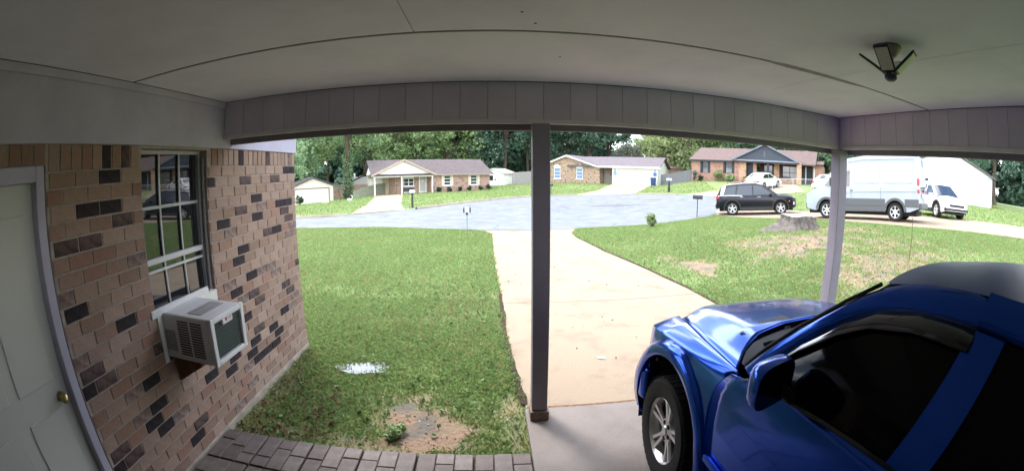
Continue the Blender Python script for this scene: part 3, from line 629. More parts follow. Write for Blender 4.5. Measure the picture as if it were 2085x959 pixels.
for s in (-1,1): MB().sweep([(s*.2,2.02,1.192),(s*.42,1.975,1.185),(s*.6,1.90,1.165)], .05, .002, (0,1,0)).build('washer_cover', blackpl, hd)
def PIL(s): return [(s*.835,1.545,1.165),(s*.815,1.44,1.285),(s*.77,1.29,1.43),(s*.70,1.10,1.585),(s*.645,.97,1.675),(s*.625,.78,1.728),(s*.62,.5,1.748)]
WIN = [(.868,1.43,1.165),(.828,1.345,1.275),(.785,1.22,1.405),(.735,1.06,1.535),(.708,.92,1.605),(.694,.74,1.645),(.69,.5,1.66)]
BELT = [(.899,1.43,1.155),(.894,1.345,1.17),(.891,1.22,1.187),(.888,1.06,1.205),(.885,.92,1.22),(.883,.74,1.235),(.881,.5,1.245)]
def pillar(s):
    rows = []
    for a, b in zip(PIL(s), WIN):
        b = (s*b[0], b[1], b[2]); m = [(lerp(a[k], b[k], .5)) for k in range(3)]; m[0] += s*.018; m[2] += .006; m2 = [lerp(a[k], b[k], .85) for k in range(3)]; m2[0] += s*.012
        rows.append([a, tuple(lerp(a[k], m[k], .5)+(s*.008 if k == 0 else (.006 if k == 2 else 0)) for k in range(3)), tuple(m), tuple(m2), b, (b[0]-s*.02, b[1], b[2]-.004)])
    return MB().grid(rows)
both(pillar, 'windshield_pillar', blue, smooth=True, sub=1)
def rail(s):
    rows = []
    for y in (.5,.2,-.2,-.6,-1.0,-1.4,-1.75):
        d = .0 if y > -1 else (y+1)**2*.06; rows.append([(s*.62,y,1.748+.01-d),(s*.665,y,1.725-d),(s*.688,y,1.69-d),(s*.69,y,1.66-d),(s*.67,y,1.656-d)])
    return MB().grid(rows)
both(rail, 'roof_rail', blue, smooth=True)
def rear_glass(s):
    m = MB(); m.add([(s*.868,.50,1.245),(s*.684,.50,1.655),(s*.684,-1.72,1.63),(s*.868,-1.72,1.25)], [(0,1,2,3)]); return m
both(rear_glass, 'rear_side_window', mat('tinted_glass', (.003,.003,.004), .06, .12))
def bpil(s, a, b):
    m = MB(); m.add([(s*.886,a+.05,1.243),(s*.697,a-.02,1.658),(s*.697,b-.02,1.658),(s*.886,b+.03,1.246),(s*.86,a+.05,1.243),(s*.672,a-.02,1.656),(s*.672,b-.02,1.656),(s*.86,b+.03,1.246)], [(0,1,2,3),(4,5,1,0),(7,6,2,3),(4,5,6,7)])
    return m
for a_, b_ in ((.535,.40),(-.42,-.52),(-1.2,-1.74)): both(lambda s: bpil(s, a_, b_), 'door_pillar', blue)
tint = mat('tinted_glass', (.003,.003,.004), .06, .12)
def dglass(s):
    rows = []
    for a, b in zip(WIN, BELT): rows.append([(s*(lerp(a[0], b[0], t)-.014+.012*math.sin(t*math.pi)), a[1], lerp(a[2], b[2], t)) for t in (0,.25,.5,.75,1)])
    return MB().grid(rows)
both(dglass, 'door_window', tint, smooth=True)
for s in (-1,1):
    MB().tube([(s*(u-.004),y,z) for u,y,z in WIN]+[(s*.875,.52,1.25)], .008, 6).build('window_seal', blackpl, tr, smooth=True)
    MB().tube([(s*(u+.001),y,z) for u,y,z in BELT], .008, 6).build('belt_seal', blackpl, tr, smooth=True)
    rows = [[(s*(a[0]+.006), a[1], a[2]+.002),(s*(lerp(a[0],b[0],.5)+.016), a[1]-.005, lerp(a[2],b[2],.5)),(s*(b[0]+.02), b[1], b[2])] for a, b in [(w_, tuple(lerp(w_[k], b_[k], f_) for k in range(3))) for w_, b_, f_ in zip(WIN, BELT, (.0,.25,.2,.17,.15,.14,.14))]]
    MB().grid(rows).build('window_visor', mat('smoked_visor', (.012,.016,.03), .08, .8, coat=1), tr, smooth=True, solid=.003)
def wind():
    P = PIL(1); rows = []
    for i, p in enumerate(P[:5]):
        q = i/4; bl = lerp(.32,.10,q); row = []
        for j in range(17):
            t = j/8-1; row.append((t*(p[0]-.012), p[1]+bl*(1-t*t), p[2]-.008+lerp(.01,.035,q)*(1-t*t)))
        rows.append(row)
    return MB().grid(rows)
wind().build('windshield', cglass, tr, smooth=True, sub=1)
for s in (-1,1): MB().tube([(x-s*.004,y+.006,z+.004) for x,y,z in PIL(s)[:5]], .009, 6).build('windshield_seal', blackpl, tr, smooth=True)
MB().grid([[(t*(hoodY(t*.84) and .835), hoodY(t*.83)-.03-.0*k, 1.165-.02*k) if k < 1 else (t*.83, 1.5+.33*(1-t*t), 1.15+.01*(1-t*t)) for t in [j/8-1 for j in range(17)]] for k in (0,1)]).build('cowl', blackpl, tr, smooth=True)
for x0 in (-.62,.08): MB().tube([(x0,1.70,1.19),(x0+.02,1.67,1.21),(x0+.5,1.74,1.235)], [.014,.01,.007], 6).build('wiper', blackpl, tr)
rows = []
for y, ze, hw_ in ((.97,1.675,.645),(.78,1.728,.625),(.5,1.75,.62),(0,1.76,.62),(-.7,1.757,.62),(-1.3,1.74,.62),(-1.78,1.69,.61)):
    rows.append([(t*hw_, y+(.10*(1-t*t) if y > .9 else 0), ze+.035*(1-t*t)) for t in [j/6-1 for j in range(13)]])
MB().grid(rows).build('roof', mat('roof_paint_dull', (.008,.045,.26), .42, .25, var=.3, scale=6), tr, smooth=True, sub=1)
def doorp(s):
    rows = []
    for j in range(15):
        z = lerp(.40, 1.245, j/14); row = []
        for i in range(13):
            y = lerp(shut(z)-.008, .452, i/12); zz = min(z, interp(y, [(.45,1.245),(.92,1.22),(1.22,1.187),(1.43,1.155),(1.6,1.12)]))
            row.append((s*(dw(zz)-.006*max(0, 1-abs(zz-.86)/.05)), y, zz))
        rows.append(row)
    return MB().grid(rows)
for s in (-1,1):
    d = doorp(s).build('door', blue, tr, smooth=40, solid=.01)
    MB().sweep([(s*.922,.62,1.06),(s*.935,.58,1.062),(s*.935,.46,1.066),(s*.922,.44,1.066)], .012, .01, (0,0,1)).build('door_handle', blackpl, d, bevel=.004)
    MB().box(min(s*.905,s*.935),max(s*.905,s*.935),.46,1.60,.60,.645).build('door_moulding', blue, d, bevel=.01)
def rside(s):
    rows = []
    for i in range(47):
        y = lerp(.444, -1.9, i/46); d2 = .46**2-(y+.71)**2; zb = max(.40, .38+math.sqrt(d2)) if d2 > 0 else .40
        rows.append([(s*dw(z)*interp(y, [(-1.9,.97),(-1.5,1),(1,1)]), y, z) for z in [lerp(zb, 1.246, j/10) for j in range(11)]])
    return MB().grid(rows)
both(rside, 'rear_side', blue, smooth=40, solid=.01)
MB().grid([[(t*.87, -1.905-.05*(1-t*t), z) for t in [j/6-1 for j in range(13)]] for z in (.42,.8,1.2)]+[[(t*lerp(.87,.63,q), -1.9+.1*q, lerp(1.25,1.7,q)) for t in [j/6-1 for j in range(13)]] for q in (0,1)]).build('tailgate', blue, tr, smooth=40)
# nose
rows = []
for z, k in ((.60,0),(.75,.0),(.9,-.01),(.965,-.03),(.995,-.06)):
    rows.append([(u, frontY(abs(u)*.86)+.025+k, z-.02*abs(u)) for u in [x*.865 for x in (-1,-.94,-.85,-.7,-.5,-.25,0,.25,.5,.7,.85,.94,1)]])
MB().grid(rows).build('front_panel', blue, tr, smooth=50)
MB().grid([[(u, frontY(abs(u)*.86)+.04, z) for u in [x*.42 for x in (-1,-.5,0,.5,1)]] for z in (.68,.93)]).build('grille', blackpl, tr, solid=.02)
for s in (-1,1): MB().grid([[(s*u, frontY(u*.86)+.034, z) for u in (.5,.6,.7,.78,.84)] for z in (.72,.82,.92)]).build('headlight', lampclear, tr, smooth=True, solid=.015)
bp = [(u, frontY(min(abs(u),.84)*.86)+.09-(.30 if abs(u) > .88 else 0), z) for z in (.55,) for u in (-.915,-.905,-.86,-.7,-.45,0,.45,.7,.86,.905,.915)]
bp = [(-.88,2.60,.54),(-.90,2.66,.54),(-.83,2.76,.54),(-.6,2.88,.54),(-.3,2.94,.54),(0,2.955,.54),(.3,2.94,.54),(.6,2.88,.54),(.83,2.76,.54),(.9,2.66,.54),(.88,2.60,.54)]
MB().sweep(bp, .11, .03, (0,0,1)).build('front_bumper', blue, tr, smooth=50, bevel=.02)
MB().box(-.87,.87,-1.98,-1.82,.42,.66).build('rear_bumper', blackpl, tr, bevel=.04)
MB().box(-.7,.7,-1.8,2.6,.28,.42).box(-.80,.80,-1.8,1.6,.42,1.0).build('underbody', hubd, tr)
MB().box(-.80,-.70,-.1,1.55,.34,.40).build('sill', blue, tr); MB().box(.70,.80,-.1,1.55,.34,.40).build('sill', blue, tr)
for s in (-1,1):
    q = MB(); rows = []; cc, sn = math.cos(R(18)), math.sin(R(18))
    for a, sc in ((0,.55),(.015,.82),(.045,.98),(.08,1.0),(.10,.97),(.096,.90)):   # rounded shell, glass to the rear
        row = []
        for p in [2*math.pi*j/24 for j in range(24)]:
            u_ = .125*sc*math.copysign(abs(math.cos(p))**.55, math.cos(p)); row.append((s*(1.005+u_*cc-a*sn*.0), 1.20-a-u_*sn, 1.305+.088*sc*math.copysign(abs(math.sin(p))**.6, math.sin(p))))
        rows.append(row)
    q.grid(rows, wrap=True); q.add([tuple(p) for p in rows[0]], [tuple(range(24))])
    mr = q.build('mirror', blue, tr, smooth=50)
    MB().add(rows[-1], [tuple(range(24))]).build('mirror_glass', mat('mirror_dark', (.006,.007,.012), .12, .4), mr)
    MB().prism([(s*.88,1.26,1.17),(s*.88,1.10,1.18),(s*.95,1.10,1.24),(s*.95,1.18,1.24)], (0,0,.06)).build('mirror_arm', blackpl, mr, bevel=.008)
    for yc in (2.237,-.71): wheel(tr, (s*.79, yc, .375), .375, .23, s, 5, True)
# ---- street vehicles: x forward is local +Y here too (nose at +Y), x lateral
def smooth_fn(pts):
    xs_ = np.array([p[0] for p in pts], float); ys_ = np.array([p[1] for p in pts], float); sl_ = np.diff(ys_)/np.diff(xs_)
    d = np.r_[sl_[0], [0 if a*b <= 0 else 2*a*b/(a+b) for a, b in zip(sl_[:-1], sl_[1:])], sl_[-1]]   # monotone slopes: no overshoot
    def f(x):
        x = min(max(x, xs_[0]), xs_[-1]); i = min(max(int(np.searchsorted(xs_, x))-1, 0), len(xs_)-2); h = xs_[i+1]-xs_[i]; t = (x-xs_[i])/h
        return float((2*t**3-3*t**2+1)*ys_[i]+(t**3-2*t**2+t)*h*d[i]+(-2*t**3+3*t**2)*ys_[i+1]+(t**3-t**2)*h*d[i+1])
    return f
def vehicle(root, W, y0, y1, zs, zd, plan, sill, wheels, ra, prof, gh, wb, wr, paint, side_wins, crown=.03, clad=None, glass=None, bulge=.06, arch_clad=None):
    """lower body lofted along y; gh = greenhouse profile [(y,z)...] from the windshield's foot over the roof to the rear window's foot"""
    fs, fd, fp = smooth_fn(zs), smooth_fn(zd), smooth_fn(plan); glass = glass or cglass
    ys_ = sorted(set([round(v,4) for v in np.linspace(y0, y1, 40)]+[round(c+ra*k,4) for c in wheels for k in (-.999,-.9,-.7,-.45,-.2,0,.2,.45,.7,.9,.999)]))
    ys_ = [v for v in ys_ if y0 <= v <= y1]
    pw = lambda z: interp(z, prof)
    rows = []
    for y in ys_:
        zb = interp(y, sill)
        for c in wheels:
            d = ra*ra-(y-c)**2
            if d > 0: zb = max(zb, wheels_z+math.sqrt(d))
        zsh = fs(y); w_ = W*fp(y); zdk = fd(y); col = []
        for j in range(11): z = lerp(min(zb, zsh-.02), zsh, j/10); col.append((-w_*pw(z), y, z))
        us = w_*pw(zsh)
        for a in (.06,.14,.28,.5,.75,1.0): col.append((-us*(1-a), y, zsh+(zdk-zsh)*math.sin(a*math.pi/2)))
        rows.append(col+[(-a, b, c) for a, b, c in col[-2::-1]])
    mb = MB().grid(rows)
    n = len(rows[0])
    for r, k in ((rows[0], 1), (rows[-1], -1)): mb.add(r, [tuple(range(n))])
    body = mb.build('body', paint, root, smooth=42)
    MB().box(-W*.7,W*.7,y0+.15,y1-.15,.2,min(s_[1] for s_ in sill)+.06).box(-W*.62,W*.62,y0+.3,y1-.3,.3,min(z for _,z in zs)-.05).build('underbody', hubd, root)
    zbelt = lambda y: fs(y)
    ztop = max(z for _,z in gh); yA, yD = gh[0][0], gh[-1][0]
    hw_ = lambda y, z: lerp(wb, wr, max(0, min(1, (z-zbelt(y))/max(.05, ztop-zbelt(y)))))*fp(y)**.5
    G = []
    m = []
    for (a, b) in zip(gh[:-1], gh[1:]):
        for t in (0,.25,.5,.75): m.append((lerp(a[0],b[0],t), lerp(a[1],b[1],t)))
    m.append(gh[-1])
    for i, (y, z) in enumerate(m):
        hw2 = hw_(y, z); sl_ = 1 if y > (yA+yD)/2 else -1; q = 1-(z-zbelt(yA))/(ztop-zbelt(yA)); q = max(0, min(1, q))
        G.append([(t*hw2, y+sl_*bulge*q*(1-t*t), z+crown*(1-q)*(1-t*t)) for t in [j/8-1 for j in range(17)]])
    g = MB().grid(G)
    for s in (-1,1):
        top = [(s*hw_(y,z), y, z) for y, z in m]; bot = [(s*hw_(y, zbelt(y)-.03), y, zbelt(y)-.03) for y, z in m]
        g.grid([top, bot])
    cab = g.build('cabin', paint, root, smooth=30)
    def strip(i0, i1, inset, name, t0=-.86, t1=.86):
        rs = []
        for i in range(i0, i1+1):
            y, z = m[i]; hw2 = hw_(y, z); r = []
            sl_ = 1 if y > (yA+yD)/2 else -1; q = max(0, min(1, 1-(z-zbelt(yA))/(ztop-zbelt(yA))))
            for j in range(13):
                t = lerp(t0, t1, j/12); r.append((t*hw2, y+sl_*(bulge*q*(1-t*t)+.008), z+crown*(1-q)*(1-t*t)+.006))
            rs.append(r)
        return MB().grid(rs).build(name, glass, cab, smooth=True)
    strip(0, 4, 0, 'windshield', -.93, .93)
    for poly in side_wins:
        for s in (-1,1): MB().prism([(s*(hw_(y,z)+.002), y, z) for y, z in poly], (s*.006,0,0)).build('side_window', glass, cab)
    return body, cab, m, strip, hw_, fs, fp
def cladding(root, W, y0, y1, wheels, ra, rb, m, zt_, sillz, zc, k=1.012):
    """plastic arches and sills"""
    for s in (-1,1):
        for c in wheels:
            rows = []
            for i in range(21):
                a = R(lerp(-12, 192, i/20)); rows.append([(s*W*k, c+ra*math.cos(a), max(zc+ra*math.sin(a), sillz)),(s*(W*k+.012), c+(ra+.02)*math.cos(a), max(zc+(ra+.02)*math.sin(a), sillz)),(s*(W*k+.008), c+rb*math.cos(a), max(zc+rb*math.sin(a), sillz)),(s*(W*k-.02), c+(rb+.004)*math.cos(a), max(zc+(rb+.004)*math.sin(a), sillz))])
            MB().grid(rows).build('arch_trim', m, root, smooth=40)
        a, b = min(wheels)+ra, max(wheels)-ra
        MB().box(min(s*W*(k-.03),s*(W*k+.006)),max(s*W*(k-.03),s*(W*k+.006)),a,b,sillz,zt_).build('sill_trim', m, root, bevel=.01)
# black compact SUV in the neighbour's drive
ptsR, ptsF = np.array((12.27,19.36)), np.array((14.52,17.92)); fwd = (ptsF-ptsR)/np.linalg.norm(ptsF-ptsR); mid = (ptsR+ptsF)/2; left = np.array((-fwd[1], fwd[0]))
cen = mid+left*.88; rz = math.atan2(-fwd[0], fwd[1])
def place(root, c, rz_, wbh):
    """put a vehicle on the terrain: pitch from the ground under its two axles"""
    f_ = np.array((-math.sin(rz_), math.cos(rz_))); a, b = np.array(c)+f_*wbh, np.array(c)-f_*wbh; za, zb = zg(*a)+.03, zg(*b)+.03
    root.location = (c[0], c[1], (za+zb)/2); root.rotation_euler = (math.atan2(za-zb, 2*wbh), 0, rz_); root.rotation_mode = 'XYZ'
    root.matrix_world = Matrix.Translation((c[0], c[1], (za+zb)/2)) @ Matrix.Rotation(rz_, 4, 'Z') @ Matrix.Rotation(math.atan2(za-zb, 2*wbh), 4, 'X')
blackp = mat('black_paint', (.003,.004,.010), .28, .3, coat=.2); whitep = mat('white_car_paint', (.80,.81,.82), .3, .5, coat=.6); silverp = mat('silver_paint', (.74,.75,.77), .3, .5, metal=.15, coat=.8)
wheels_z = .34
suv = thing('black_suv', 'black compact SUV with silver wheels parked on the neighbour drive beyond the tree stump', 'car', (0,0,0))
gls_clear = mat('blue_glass', (.022,.035,.055), .06, .4)
body, cab, m, strip, hw_, fs, fp = vehicle(suv, .90, -2.16, 2.2, [(-2.16,.98),(-1.5,1.0),(-.5,.97),(.6,.94),(1.2,.94),(1.8,.90),(2.2,.80)], [(-2.16,1.02),(-.5,1.0),(.9,1.06),(1.3,1.02),(1.8,.97),(2.12,.90),(2.2,.84)],
  [(-2.16,.90),(-1.9,.97),(-1,1),(.8,1),(1.6,.97),(2.0,.90),(2.2,.78)], [(-2.16,.42),(-1.8,.26),(1.8,.26),(2.2,.36)], [-1.30,1.34], .40, [(.2,.92),(.4,.985),(.65,1.0),(.85,.985),(1.0,.94)],
  [(1.18,1.0),(.45,1.49),(0,1.60),(-.7,1.60),(-1.45,1.55),(-1.85,1.47),(-2.08,1.02)], .83, .60, blackp,
  [[(.92,1.02),(.38,1.43),(.02,1.50),(-.12,1.50),(-.12,.99)],[(-.2,.99),(-.2,1.50),(-.95,1.49),(-1.06,1.0)],[(-1.14,1.02),(-1.06,1.48),(-1.5,1.44),(-1.78,1.16),(-1.74,1.06)]], glass=gls_clear)
strip(20, 23, 0, 'rear_window')
MB().grid([[(t*.60, y, z+.035*(1-t*t)) for t in [j/6-1 for j in range(13)]] for y, z in ((.42,1.50),(0,1.613),(-.7,1.613),(-1.45,1.563),(-1.86,1.482))]).build('roof_panel', mat('pale_roof', (.70,.72,.74), .25, .5, coat=1), cab, smooth=True, solid=.01)
for s in (-1,1):
    MB().prism([(s*.80,-1.78,1.05),(s*.795,-1.92,1.05),(s*.63,-1.86,1.46),(s*.64,-1.62,1.46)], (s*.012,0,0)).build('pillar_trim', mat('pale_roof', (.7,.7,.7)), cab)
    MB().sweep([(s*.872,-2.05,1.0),(s*.885,-1.5,1.015),(s*.885,-.75,.985)], .022, .006, (0,0,1)).build('belt_moulding', mat('pale_roof', (.7,.7,.7)), suv)
    MB().box(min(s*.66,s*.83),max(s*.66,s*.83),-2.17,-1.99,.84,.96).build('tail_light', lampred, suv, bevel=.02)
    MB().prism([(s*.80,1.86,.80),(s*.55,2.16,.80),(s*.55,2.2,.70),(s*.84,1.86,.70)], (0,0,.07)).build('headlight', lampclear, suv, bevel=.015)
    MB().box(min(s*.60,s*.78),max(s*.60,s*.78),1.98,2.13,.48,.62).build('fog_light', lampclear, suv, bevel=.02)
    MB().box(min(s*.84,s*.885),max(s*.84,s*.885),1.80,1.86,.64,.70).build('side_marker', lampamb, suv)
    mm = MB().cbox((s*.98,.80,1.02), (.10,.07,.07)).build('mirror', blackp, suv, bevel=.03)
    for yy in (.18,-.78): MB().box(min(s*.895,s*.915),max(s*.895,s*.915),yy-.1,yy+.08,.90,.925).build('door_handle', chrome, suv, bevel=.006)
    for yy in (-.16,.98): MB().box(min(s*.899,s*.9035),max(s*.899,s*.9035),yy-.004,yy+.004,.40,.95).build('door_gap', hubd, suv)
    MB().tube([(s*.56,.2,1.63),(s*.57,.1,1.665),(s*.57,-1.3,1.63),(s*.56,-1.4,1.58)], .014, 6).build('roof_bar', blackp, suv)
    for yc in (-1.30,1.34): wheel(suv, (s*.79, yc, .34), .34, .22, s, 5, True, .68, steel)
cladding(suv, .9, 0, 0, [-1.30,1.34], .395, .47, blackpl, .40, .25, .34)
MB().box(-.80,.80,2.06,2.21,.36,.50).build('front_bumper', blackpl, suv, bevel=.04); MB().box(-.5,.5,2.17,2.215,.55,.66).build('grille', blackpl, suv, bevel=.01)
MB().box(-.80,.80,-2.22,-2.05,.34,.60).build('rear_bumper', blackpl, suv, bevel=.05)
MB().box(-.16,.16,-2.19,-2.15,.72,.82).build('number_plate', whitep, suv)
MB().tube([(0,-1.5,1.58),(0,-1.53,1.66)], .012, 6).build('aerial', blackpl, cab)
place(suv, tuple(cen), rz, 1.32)
# tall white panel van
wheels_z = .35
van = thing('white_panel_van', 'tall white panel van with grey lower cladding behind the corner post', 'van', (0,0,0))
vp = mat('van_white', (.34,.375,.425), .4, .4, coat=.1, var=.08, scale=1.5)
body, cab, m, strip, hw_, fs, fp = vehicle(van, 1.0, -2.62, 2.92, [(-2.62,1.30),(1.0,1.30),(1.9,1.28),(2.5,1.18),(2.92,.98)], [(-2.62,1.32),(1.2,1.32),(2.0,1.40),(2.5,1.28),(2.80,1.12),(2.92,1.02)],
  [(-2.62,.97),(-2.3,1),(1.7,1),(2.4,.95),(2.75,.86),(2.92,.74)], [(-2.62,.50),(-2.2,.36),(2.4,.32),(2.92,.42)], [-1.52,1.78], .43, [(.3,.97),(.6,.995),(.9,1.0),(1.3,.985),(1.5,.97)],
  [(2.15,1.34),(1.25,2.18),(.75,2.44),(0,2.52),(-1.5,2.54),(-2.45,2.50),(-2.60,2.42),(-2.66,1.30)], .975, .80, vp,
  [[(1.86,1.36),(1.30,1.88),(1.12,1.95),(.62,1.95),(.62,1.30),(1.5,1.24)]], crown=.05, bulge=.12)
for s in (-1,1):
    for y0_, y1_ in ((-2.35,-.95),(-.82,.42)):           # pressed panels of the cargo side
        hwp = lambda z: (lerp(.975,.80,max(0,min(1,(z-1.30)/1.24))))
        MB().add([(s*(hwp(z)+.004), y, z) for y, z in ((y0_,1.42),(y1_,1.42),(y1_,2.22),(y0_,2.22))]+[(s*(hwp(z)+.012), y, z) for y, z in ((y0_+.04,1.46),(y1_-.04,1.46),(y1_-.04,2.18),(y0_+.04,2.18))], [(4,5,6,7)]+[(i,(i+1)%4,4+(i+1)%4,4+i) for i in range(4)]).build('side_panel', vp, cab)
    MB().sweep([(s*1.0,-2.5,1.14),(s*1.006,-1,1.13),(s*1.006,.5,1.10),(s*.996,1.3,1.07)], .02, .012, (0,0,1)).build('side_crease', vp, body)
    MB().sweep([(s*.85,-2.45,2.36),(s*.845,0,2.38),(s*.85,.7,2.3)], .016, .012, (0,0,1)).build('roof_gutter', vp, cab)
    tl = MB().box(min(s*.86,s*.985),max(s*.86,s*.985),-2.67,-2.55,1.06,1.62).build('tail_light', lampred, van, bevel=.03)
    MB().box(min(s*.858,s*.988),max(s*.858,s*.988),-2.674,-2.548,1.20,1.34).build('reverse_light', lampclear, tl, bevel=.02)
    MB().prism([(s*.70,2.62,1.00),(s*.93,2.30,1.10),(s*.945,2.30,.92),(s*.78,2.72,.84)], (0,.05,.03)).build('headlight', lampamb, van, bevel=.02)
    mm = MB().cbox((s*1.14,1.45,1.50), (.09,.07,.17)).build('mirror', blackpl, van, bevel=.03)
    MB().tube([(s*.95,1.5,1.38),(s*1.08,1.47,1.40)], .025, 6).build('mirror_arm', blackpl, mm)
    MB().box(min(s*.99,s*1.012),max(s*.99,s*1.012),.46,.60,1.12,1.16).build('door_handle', blackpl, van, bevel=.006)
    for yy in (.55,-.86): MB().box(min(s*1.0005,s*1.004),max(s*1.0005,s*1.004),yy-.005,yy+.005,.5,1.28).build('door_gap', hubd, van)
    for a, b in ((-2.62,-1.98),(-1.06,1.32),(2.24,2.86)): MB().box(min(s*.985,s*1.02),max(s*.985,s*1.006),a,b,.55 if b < 2 else .5,.84).build('side_cladding', greypl, van, bevel=.015) if b < 2 else None
    for yc in (-1.52,1.78): wheel(van, (s*.87, yc, .35), .35, .24, s, 6, False, .66, steel)
cladding(van, 1.0, 0, 0, [-1.52,1.78], .43, .53, greypl, .55, .36, .35)
MB().box(-.93,.93,-2.76,-2.58,.46,.70).build('rear_bumper', greypl, van, bevel=.05); MB().box(-.76,.76,2.66,2.96,.36,.64).build('front_bumper', greypl, van, bevel=.06)
MB().box(-.6,.6,2.78,2.95,.70,.86).build('grille', blackpl, van, bevel=.02)
MB().box(-.006,.006,-2.675,-2.655,.74,2.34).build('door_gap', hubd, van)
for s in (-1,1): MB().box(min(s*.1,s*.2),max(s*.1,s*.2),-2.69,-2.655,1.12,1.2).build('rear_handle', blackpl, van, bevel=.01)
MB().box(-.26,.26,-2.688,-2.655,.92,1.05).build('number_plate', mat('plate_white', (.7,.7,.68), .5), van)
vR, vF = np.array((14.95,10.66)), np.array((13.79,13.5)); vf = (vF-vR)/np.linalg.norm(vF-vR); vl = np.array((-vf[1], vf[0]))
vang = math.atan2(-vf[0], vf[1]); vc = (vR+vF)/2-vl*.98-vf*.13
place(van, tuple(vc), vang, 1.65)
# white SUV at the edge of the frame, behind the van
van2 = copy_thing(suv, (0,0,0), 0, 'white SUV parked behind the tall panel van beside the pale siding house'); van2.name = 'white_suv'
for ch in van2.children:
    for o in [ch]+list(ch.children):
        if o.type == 'MESH' and o.data.materials and o.data.materials[0] is blackp: o.data = o.data.copy(); o.data.materials[0] = whitep
place(van2, (21.6, 12.1), R(150), 1.32)
# silver sedan in front of the dark trimmed house and a white car beside it
wheels_z = .32
sed = thing('silver_sedan', 'silver white sedan parked on the drive of the dark trimmed brick house', 'car', (0,0,0))
body, cab, m, strip, hw_, fs, fp = vehicle(sed, .92, -2.42, 2.42, [(-2.42,.86),(-1.8,.94),(-.5,.92),(.8,.90),(1.6,.84),(2.42,.66)], [(-2.42,.92),(-1.6,1.03),(0,.98),(1.0,.98),(1.7,.90),(2.3,.78),(2.42,.70)],
  [(-2.42,.84),(-2.0,.95),(-1,1),(1,1),(1.8,.96),(2.2,.88),(2.42,.72)], [(-2.42,.42),(-1.9,.24),(1.9,.22),(2.42,.3)], [-1.42,1.46], .38, [(.2,.93),(.4,.985),(.6,1.0),(.8,.985),(1.0,.93)],
  [(1.10,.94),(.30,1.36),(-.1,1.44),(-.8,1.44),(-1.2,1.38),(-1.95,1.0)], .84, .60, silverp,
  [[(.86,.96),(.28,1.29),(-.06,1.35),(-.2,1.35),(-.2,.95)],[(-.28,.95),(-.28,1.35),(-.9,1.34),(-1.30,1.16),(-1.42,.99)]], bulge=.1)
strip(16, 19, 0, 'rear_window')
for s in (-1,1):
    MB().box(min(s*.55,s*.84),max(s*.55,s*.84),-2.44,-2.25,.74,.88).build('tail_light', lampred, sed, bevel=.03)
    MB().box(min(s*.55,s*.78),max(s*.55,s*.78),2.15,2.36,.60,.70).build('headlight', lampclear, sed, bevel=.03)
    MB().cbox((s*.98,.62,.98), (.09,.06,.05)).build('mirror', silverp, sed, bevel=.02)
    for yc in (-1.42,1.46): wheel(sed, (s*.80, yc, .32), .32, .21, s, 7, False, .7, alloy)
MB().box(-.86,.86,-2.5,-2.34,.34,.66).build('rear_bumper', silverp, sed, bevel=.05); MB().box(-.82,.82,2.3,2.47,.26,.56).build('front_bumper', silverp, sed, bevel=.05)
place(sed, (25.3, 34.2), R(-66), 1.44)
car2 = copy_thing(sed, (0,0,0), 0, 'white car with its rear showing beyond the tall van and chain link fence'); place(car2, (30.2, 29.6), R(-70), 1.44)
sed['group'] = car2['group'] = 'pale cars by the dark trimmed house'
# ------------------------------------------------------------------ houses across the road
brickA = brick_mat('brick_far_a', (.40,.26,.20), (.30,.175,.13), (.42,.36,.31), dark=(.17,.11,.10))
brickB = brick_mat('brick_far_b', (.42,.31,.22), (.31,.19,.13), (.42,.37,.31), .26, .13, dark=(.10,.065,.055))
brickC = brick_mat('brick_far_c', (.40,.21,.15), (.31,.15,.11), (.42,.34,.29), dark=(.2,.12,.1))
roofA = mat('roof_shingle_purple', (.115,.098,.098), .9, .2, col2=(.08,.065,.07), scale=3, detail=8, bump=.4, bscale=25)
roofB = mat('roof_shingle_grey', (.155,.135,.15), .9, .2, col2=(.11,.095,.105), scale=3, detail=8, bump=.4, bscale=25)
roofC = mat('roof_shingle_rose', (.145,.102,.095), .9, .2, col2=(.10,.072,.068), scale=3, detail=8, bump=.4, bscale=25)
siding = mat('white_siding', (.80,.80,.76), .6, .3, var=.05, scale=2); wtrim = mat('white_trim', (.8,.8,.79), .5, .3); ctrim = mat('cream_shutter', (.62,.52,.42), .6, .3); navy = mat('dark_trim', (.03,.038,.05), .6, .3)
pane = glass_dark('house_pane', (.02,.03,.04), .05, .7); curt = mat('pane_blind', (.15,.24,.42), .4, .4); doorg = mat('storm_door', (.42,.42,.40), .4)
def house_at(name, label, P0, P1, z0):
    P0, P1 = np.array(P0), np.array(P1); d = P1-P0; o = thing(name, label, 'house', (P0[0], P0[1], z0), math.atan2(d[1], d[0])); return o, float(np.hypot(*d))
def gable_roof(o, x0, x1, y0, y1, ze, zr, m, ov=.35, axis='x', t=.12, name='roof', fas=None):
    """axis x: ridge along x"""
    if axis == 'x':
        yc = (y0+y1)/2; sl_ = (zr-ze)/(yc-y0); mb = MB()
        for a, s in ((y0-ov,1),(y1+ov,-1)): mb.prism([(x0-ov,a,ze-ov*sl_),(x1+ov,a,ze-ov*sl_),(x1+ov,yc,zr),(x0-ov,yc,zr)], (0,0,t))
    else:
        xc = (x0+x1)/2; sl_ = (zr-ze)/(xc-x0); mb = MB()
        for a in (x0-ov, x1+ov): mb.prism([(a,y0-ov,ze-ov*sl_),(a,y1,ze-ov*sl_),(xc,y1,zr),(xc,y0-ov,zr)], (0,0,t))
    r = tag(mb.build(name, m, o), None); return r
